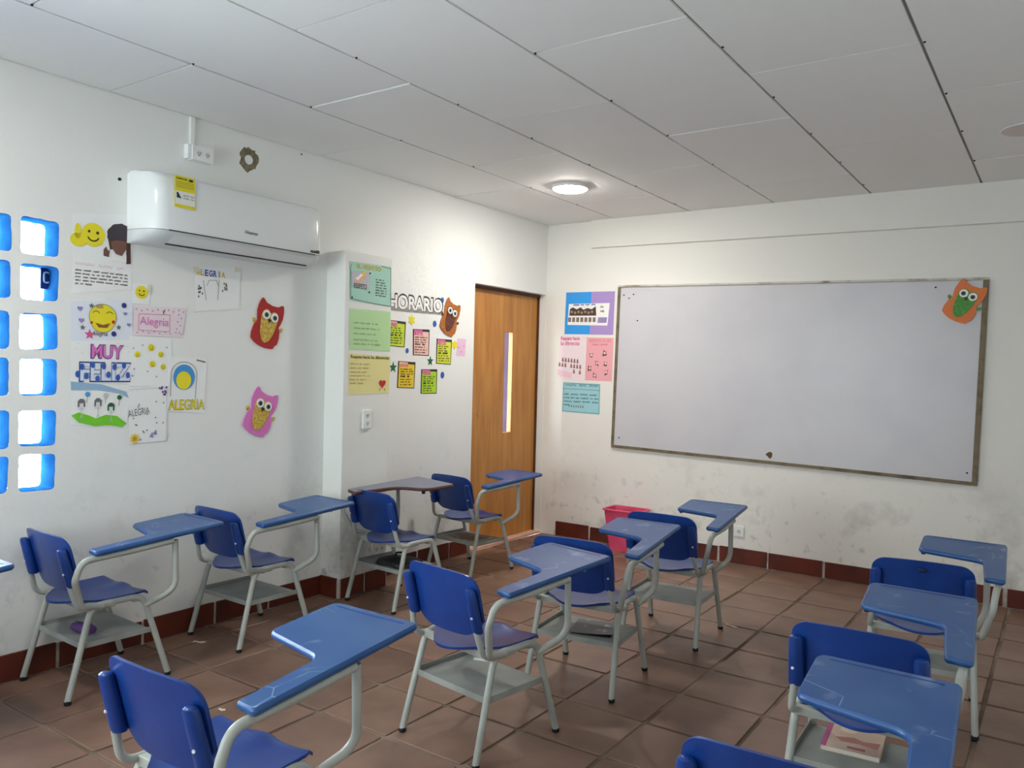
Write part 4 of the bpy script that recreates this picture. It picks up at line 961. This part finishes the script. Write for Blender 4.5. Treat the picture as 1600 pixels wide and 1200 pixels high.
# ------------------------------------------------------------------ posters on the back wall
t, P, _ = sheet('poster', 'blue and purple poster with a white printed strip on the back wall', 'B', [(885,457),(961,455),(958,523),(882,522)], mat('azure_card', (52,158,240), .7), 'poster')
film('purple_half', [[P(.53,0),P(1,0),P(1,1),P(.53,1)]], mat('lilac_card', (170,146,206), .75), t, .0009)
film('white_strip', [[P(.07,.28),P(.91,.27),P(.88,.79),P(.06,.78)]], INK['white'], t, .0016)
a, b_ = rx(P,.16,.62); strokes('strip_title', scrawl(a, b_, P(0,.31).y, .012, RN), .004, INK['blue'], t, .0024)
film('group_photo', [[P(.09,.56),P(.10,.40),P(.16,.36),P(.24,.41),P(.32,.36),P(.38,.42),P(.46,.38),P(.55,.41),P(.63,.34),P(.65,.56)]], mat('photo_dark', (72,64,60), .8), t, .0022)
film('group_faces', [[P(.14+.07*k,.47+.02*(k % 2))+p for p in circle(0,0,.011,n=8)] for k in range(7)], mat('photo_tan', (176,132,92), .8), t, .0028)
film('small_photos', [[P(.07+.085*k,.60),P(.13+.085*k,.60),P(.13+.085*k,.71),P(.07+.085*k,.71)] for k in range(7)], mat('photo_grey', (128,118,110), .8), t, .0022)
film('violet_box', [[P(.69,.60),P(.87,.60),P(.86,.73),P(.68,.73)]], INK['lav'], t, .0022); strokes('side_icons', scrawl(P(.72,0).x, P(.78,0).x, P(0,.37).y, .02, RN)+scrawl(P(.72,0).x, P(.80,0).x, P(0,.47).y, .016, RN), .005, INK['grey'], t, .0022)
t, P, _ = sheet('poster', 'white and pink poster titled in magenta with small drawn people', 'B', [(875,525),(915,526),(911,597),(871,590)], mat('white_pink_paper', (240,226,232), .85), 'poster')
c = P(.42,.06); text('title', 'Respeto hacia', c.x, c.y, .175, .038, INK['rose'], t, .0012, .03); c = P(.42,.16); text('title_line', 'las diferencias', c.x, c.y, .175, .034, INK['rose'], t, .0012, .02)
film('little_people', [[P(.06+.115*i,.55+.12*j)+Vector((dx*.010,dy*.018)) for dx,dy in ((-1,-1),(1,-1),(.5,.6),(0,1),(-.6,.6))] for i in range(8) for j in range(3) if (i*3+j*5) % 7 != 0 and not (j == 2 and i < 5)], mat('figure_brown', (150,110,108), .8), t, .0012)
film('pink_foot', [[P(0,.80),P(.55,.84),P(.55,.96),P(0,.94)]], INK['palepink'], t, .0009)
t, P, _ = sheet('poster', 'solid pink poster with scattered small figures beside the whiteboard', 'B', [(917,527),(959,528),(956,596),(914,594)], mat('pink_card', (240,172,182), .8), 'poster')
c = P(.5,.07); text('title', 'RESPETO A LAS', c.x, c.y, .19, .024, mat('faint_rose', (204,124,136), .8), t, .0012, 0); strokes('subtitle', scrawl(P(.2,0).x, P(.85,0).x, P(0,.17).y, .012, RN), .003, MATS['faint_rose'], t, .0012)
for s, q in ((.20,.42),(.70,.36),(.42,.60),(.17,.72),(.75,.60),(.78,.80),(.36,.89)):
    c = P(s,q); f = film('figure', [[c+Vector((dx*.018*RN.uniform(.6,1.3),dy*.024*RN.uniform(.5,1.3))) for dx,dy in ((-1,-1),(-.2,-.7),(.9,-1),(.7,.2),(1,.9),(.1,.7),(-.8,1))]], mat('figure_dark', (110,78,76), .8), t, .0012); film('figure_face', [[c+p for p in circle(0,.002,.010,n=8)]], mat('figure_pale', (236,214,200), .8), f, .0018)
t, P, _ = sheet('poster', 'light teal handwritten sheet lowest of the papers beside the whiteboard', 'B', [(880,597),(938,600),(937,648),(878,643)], mat('teal_paper', (160,212,220), .85), 'poster')
strokes('title', scrawl(P(.05,0).x, P(.95,0).x, P(0,.09).y, .020, RN), .003, mat('teal_ink', (70,110,124), .8), t, .0012)
strokes('handwriting', sum([scrawl(P(.04,0).x, P(.96 if k < 3 else .2,0).x, P(0,.40+.12*k).y, .013, RN) for k in range(4)], []), .0032, MATS['teal_ink'], t, .0012)
strokes('wavy_line', [[P(k/20,.20+.03*(k % 2)) for k in range(21)]], .003, MATS['teal_ink'], t, .0012); strokes('sheet_border', [[P(.02,.03),P(.98,.03),P(.98,.97),P(.02,.97),P(.02,.03)]], .003, MATS['teal_ink'], t, .0011)
film('small_figures', [[P(.2+.06*k,.77)+Vector((dx*.006,dy*.012)) for dx,dy in ((-1,-1),(1,-1),(0,1))] for k in range(7)], INK['grey'], t, .0012)

# ------------------------------------------------------------------ whiteboard
q = [WB(968,450), WB(1535,441), WB(1526,754), WB(961,697)]
c = sum(q, Vector((0,0)))/4; tl = math.atan2((q[1].y-q[0].y+q[2].y-q[3].y)/2, q[1].x-q[0].x); BW, BH = 2.44, 1.222
wb = thing('whiteboard', 'large white wall board with a thin worn brown frame', 'whiteboard', frameB(c.x, c.y, tl, -.001))
obj('board_panel', B(-BW/2, BW/2, -BH/2, BH/2, 0, .010), mat('board_white', (206,205,211), .36, .5, noise=(3,(200,199,206),.4,.7)), wb)
M_bf = mat('board_frame', (122,108,84), .6, noise=(14,(84,74,58),.45,.7)); M_bft = mat('board_frame_worn', (206,200,190), .6, noise=(10,(140,126,104),.5,.7))
for nm, r_, mm in (('frame_bottom',(-BW/2-.012,BW/2+.016,-BH/2-.012,-BH/2+.010),M_bf),('frame_left',(-BW/2-.014,-BW/2+.008,-BH/2+.010,BH/2+.006),M_bf),('frame_right',(BW/2-.012,BW/2+.018,-BH/2+.010,BH/2+.006),M_bf),('frame_top',(-BW/2-.014,BW/2+.018,BH/2+.006,BH/2+.020),M_bft)):
    obj('board_frame', box(bmesh.new(), *r_, 0, .018, .003), mm, wb)
MI = wb.matrix_world.inverted()
a = MI @ pix(1202, 711, 1, -.011)
obj('chip', plate(ccw([Vector((a.x+x*.021, a.y+y*.026)) for x,y in ((-1.3,.1),(-.4,.7),(.4,.9),(1,.5),(.9,-.5),(.2,-1),(-.4,-.5))]), .010, .0112), mat('chip_brown', (98,78,54), .9), wb)
for px, py in ((975,461),(990,460),(983,466),(996,501),(967,684),(1462,449),(1511,739)):
    a = MI @ pix(px, py, 1, -.011); obj('board_screw', plate([Vector((a.x,a.y))+p for p in circle(0,0,.006,n=8)], .010, .0115), M_dark, wb)

# blue latch plate seen in one window opening
a = WL(80,436,-.09); lt = thing('window_latch', 'dark blue latch plate with white ring in the second window opening', 'latch', frameL(a.x, a.y+.004, 0, -.10))
obj('latch_plate', plate(fillet(rect(-.045,.028,-.050,.040), .006, 2, True), 0, .012), mat('latch_blue', (18,58,130), .5), lt)
bm = bmesh.new(); rim = [(p.x-.02,p.y,.014) for p in fillet(rect(-.012,.012,-.022,.022), .011, 4, True)]; tube(bm, [Vector(p) for p in rim]+[Vector(rim[0])], .004, 6, cap=False); obj('latch_ring', bm, M_white, lt, True)
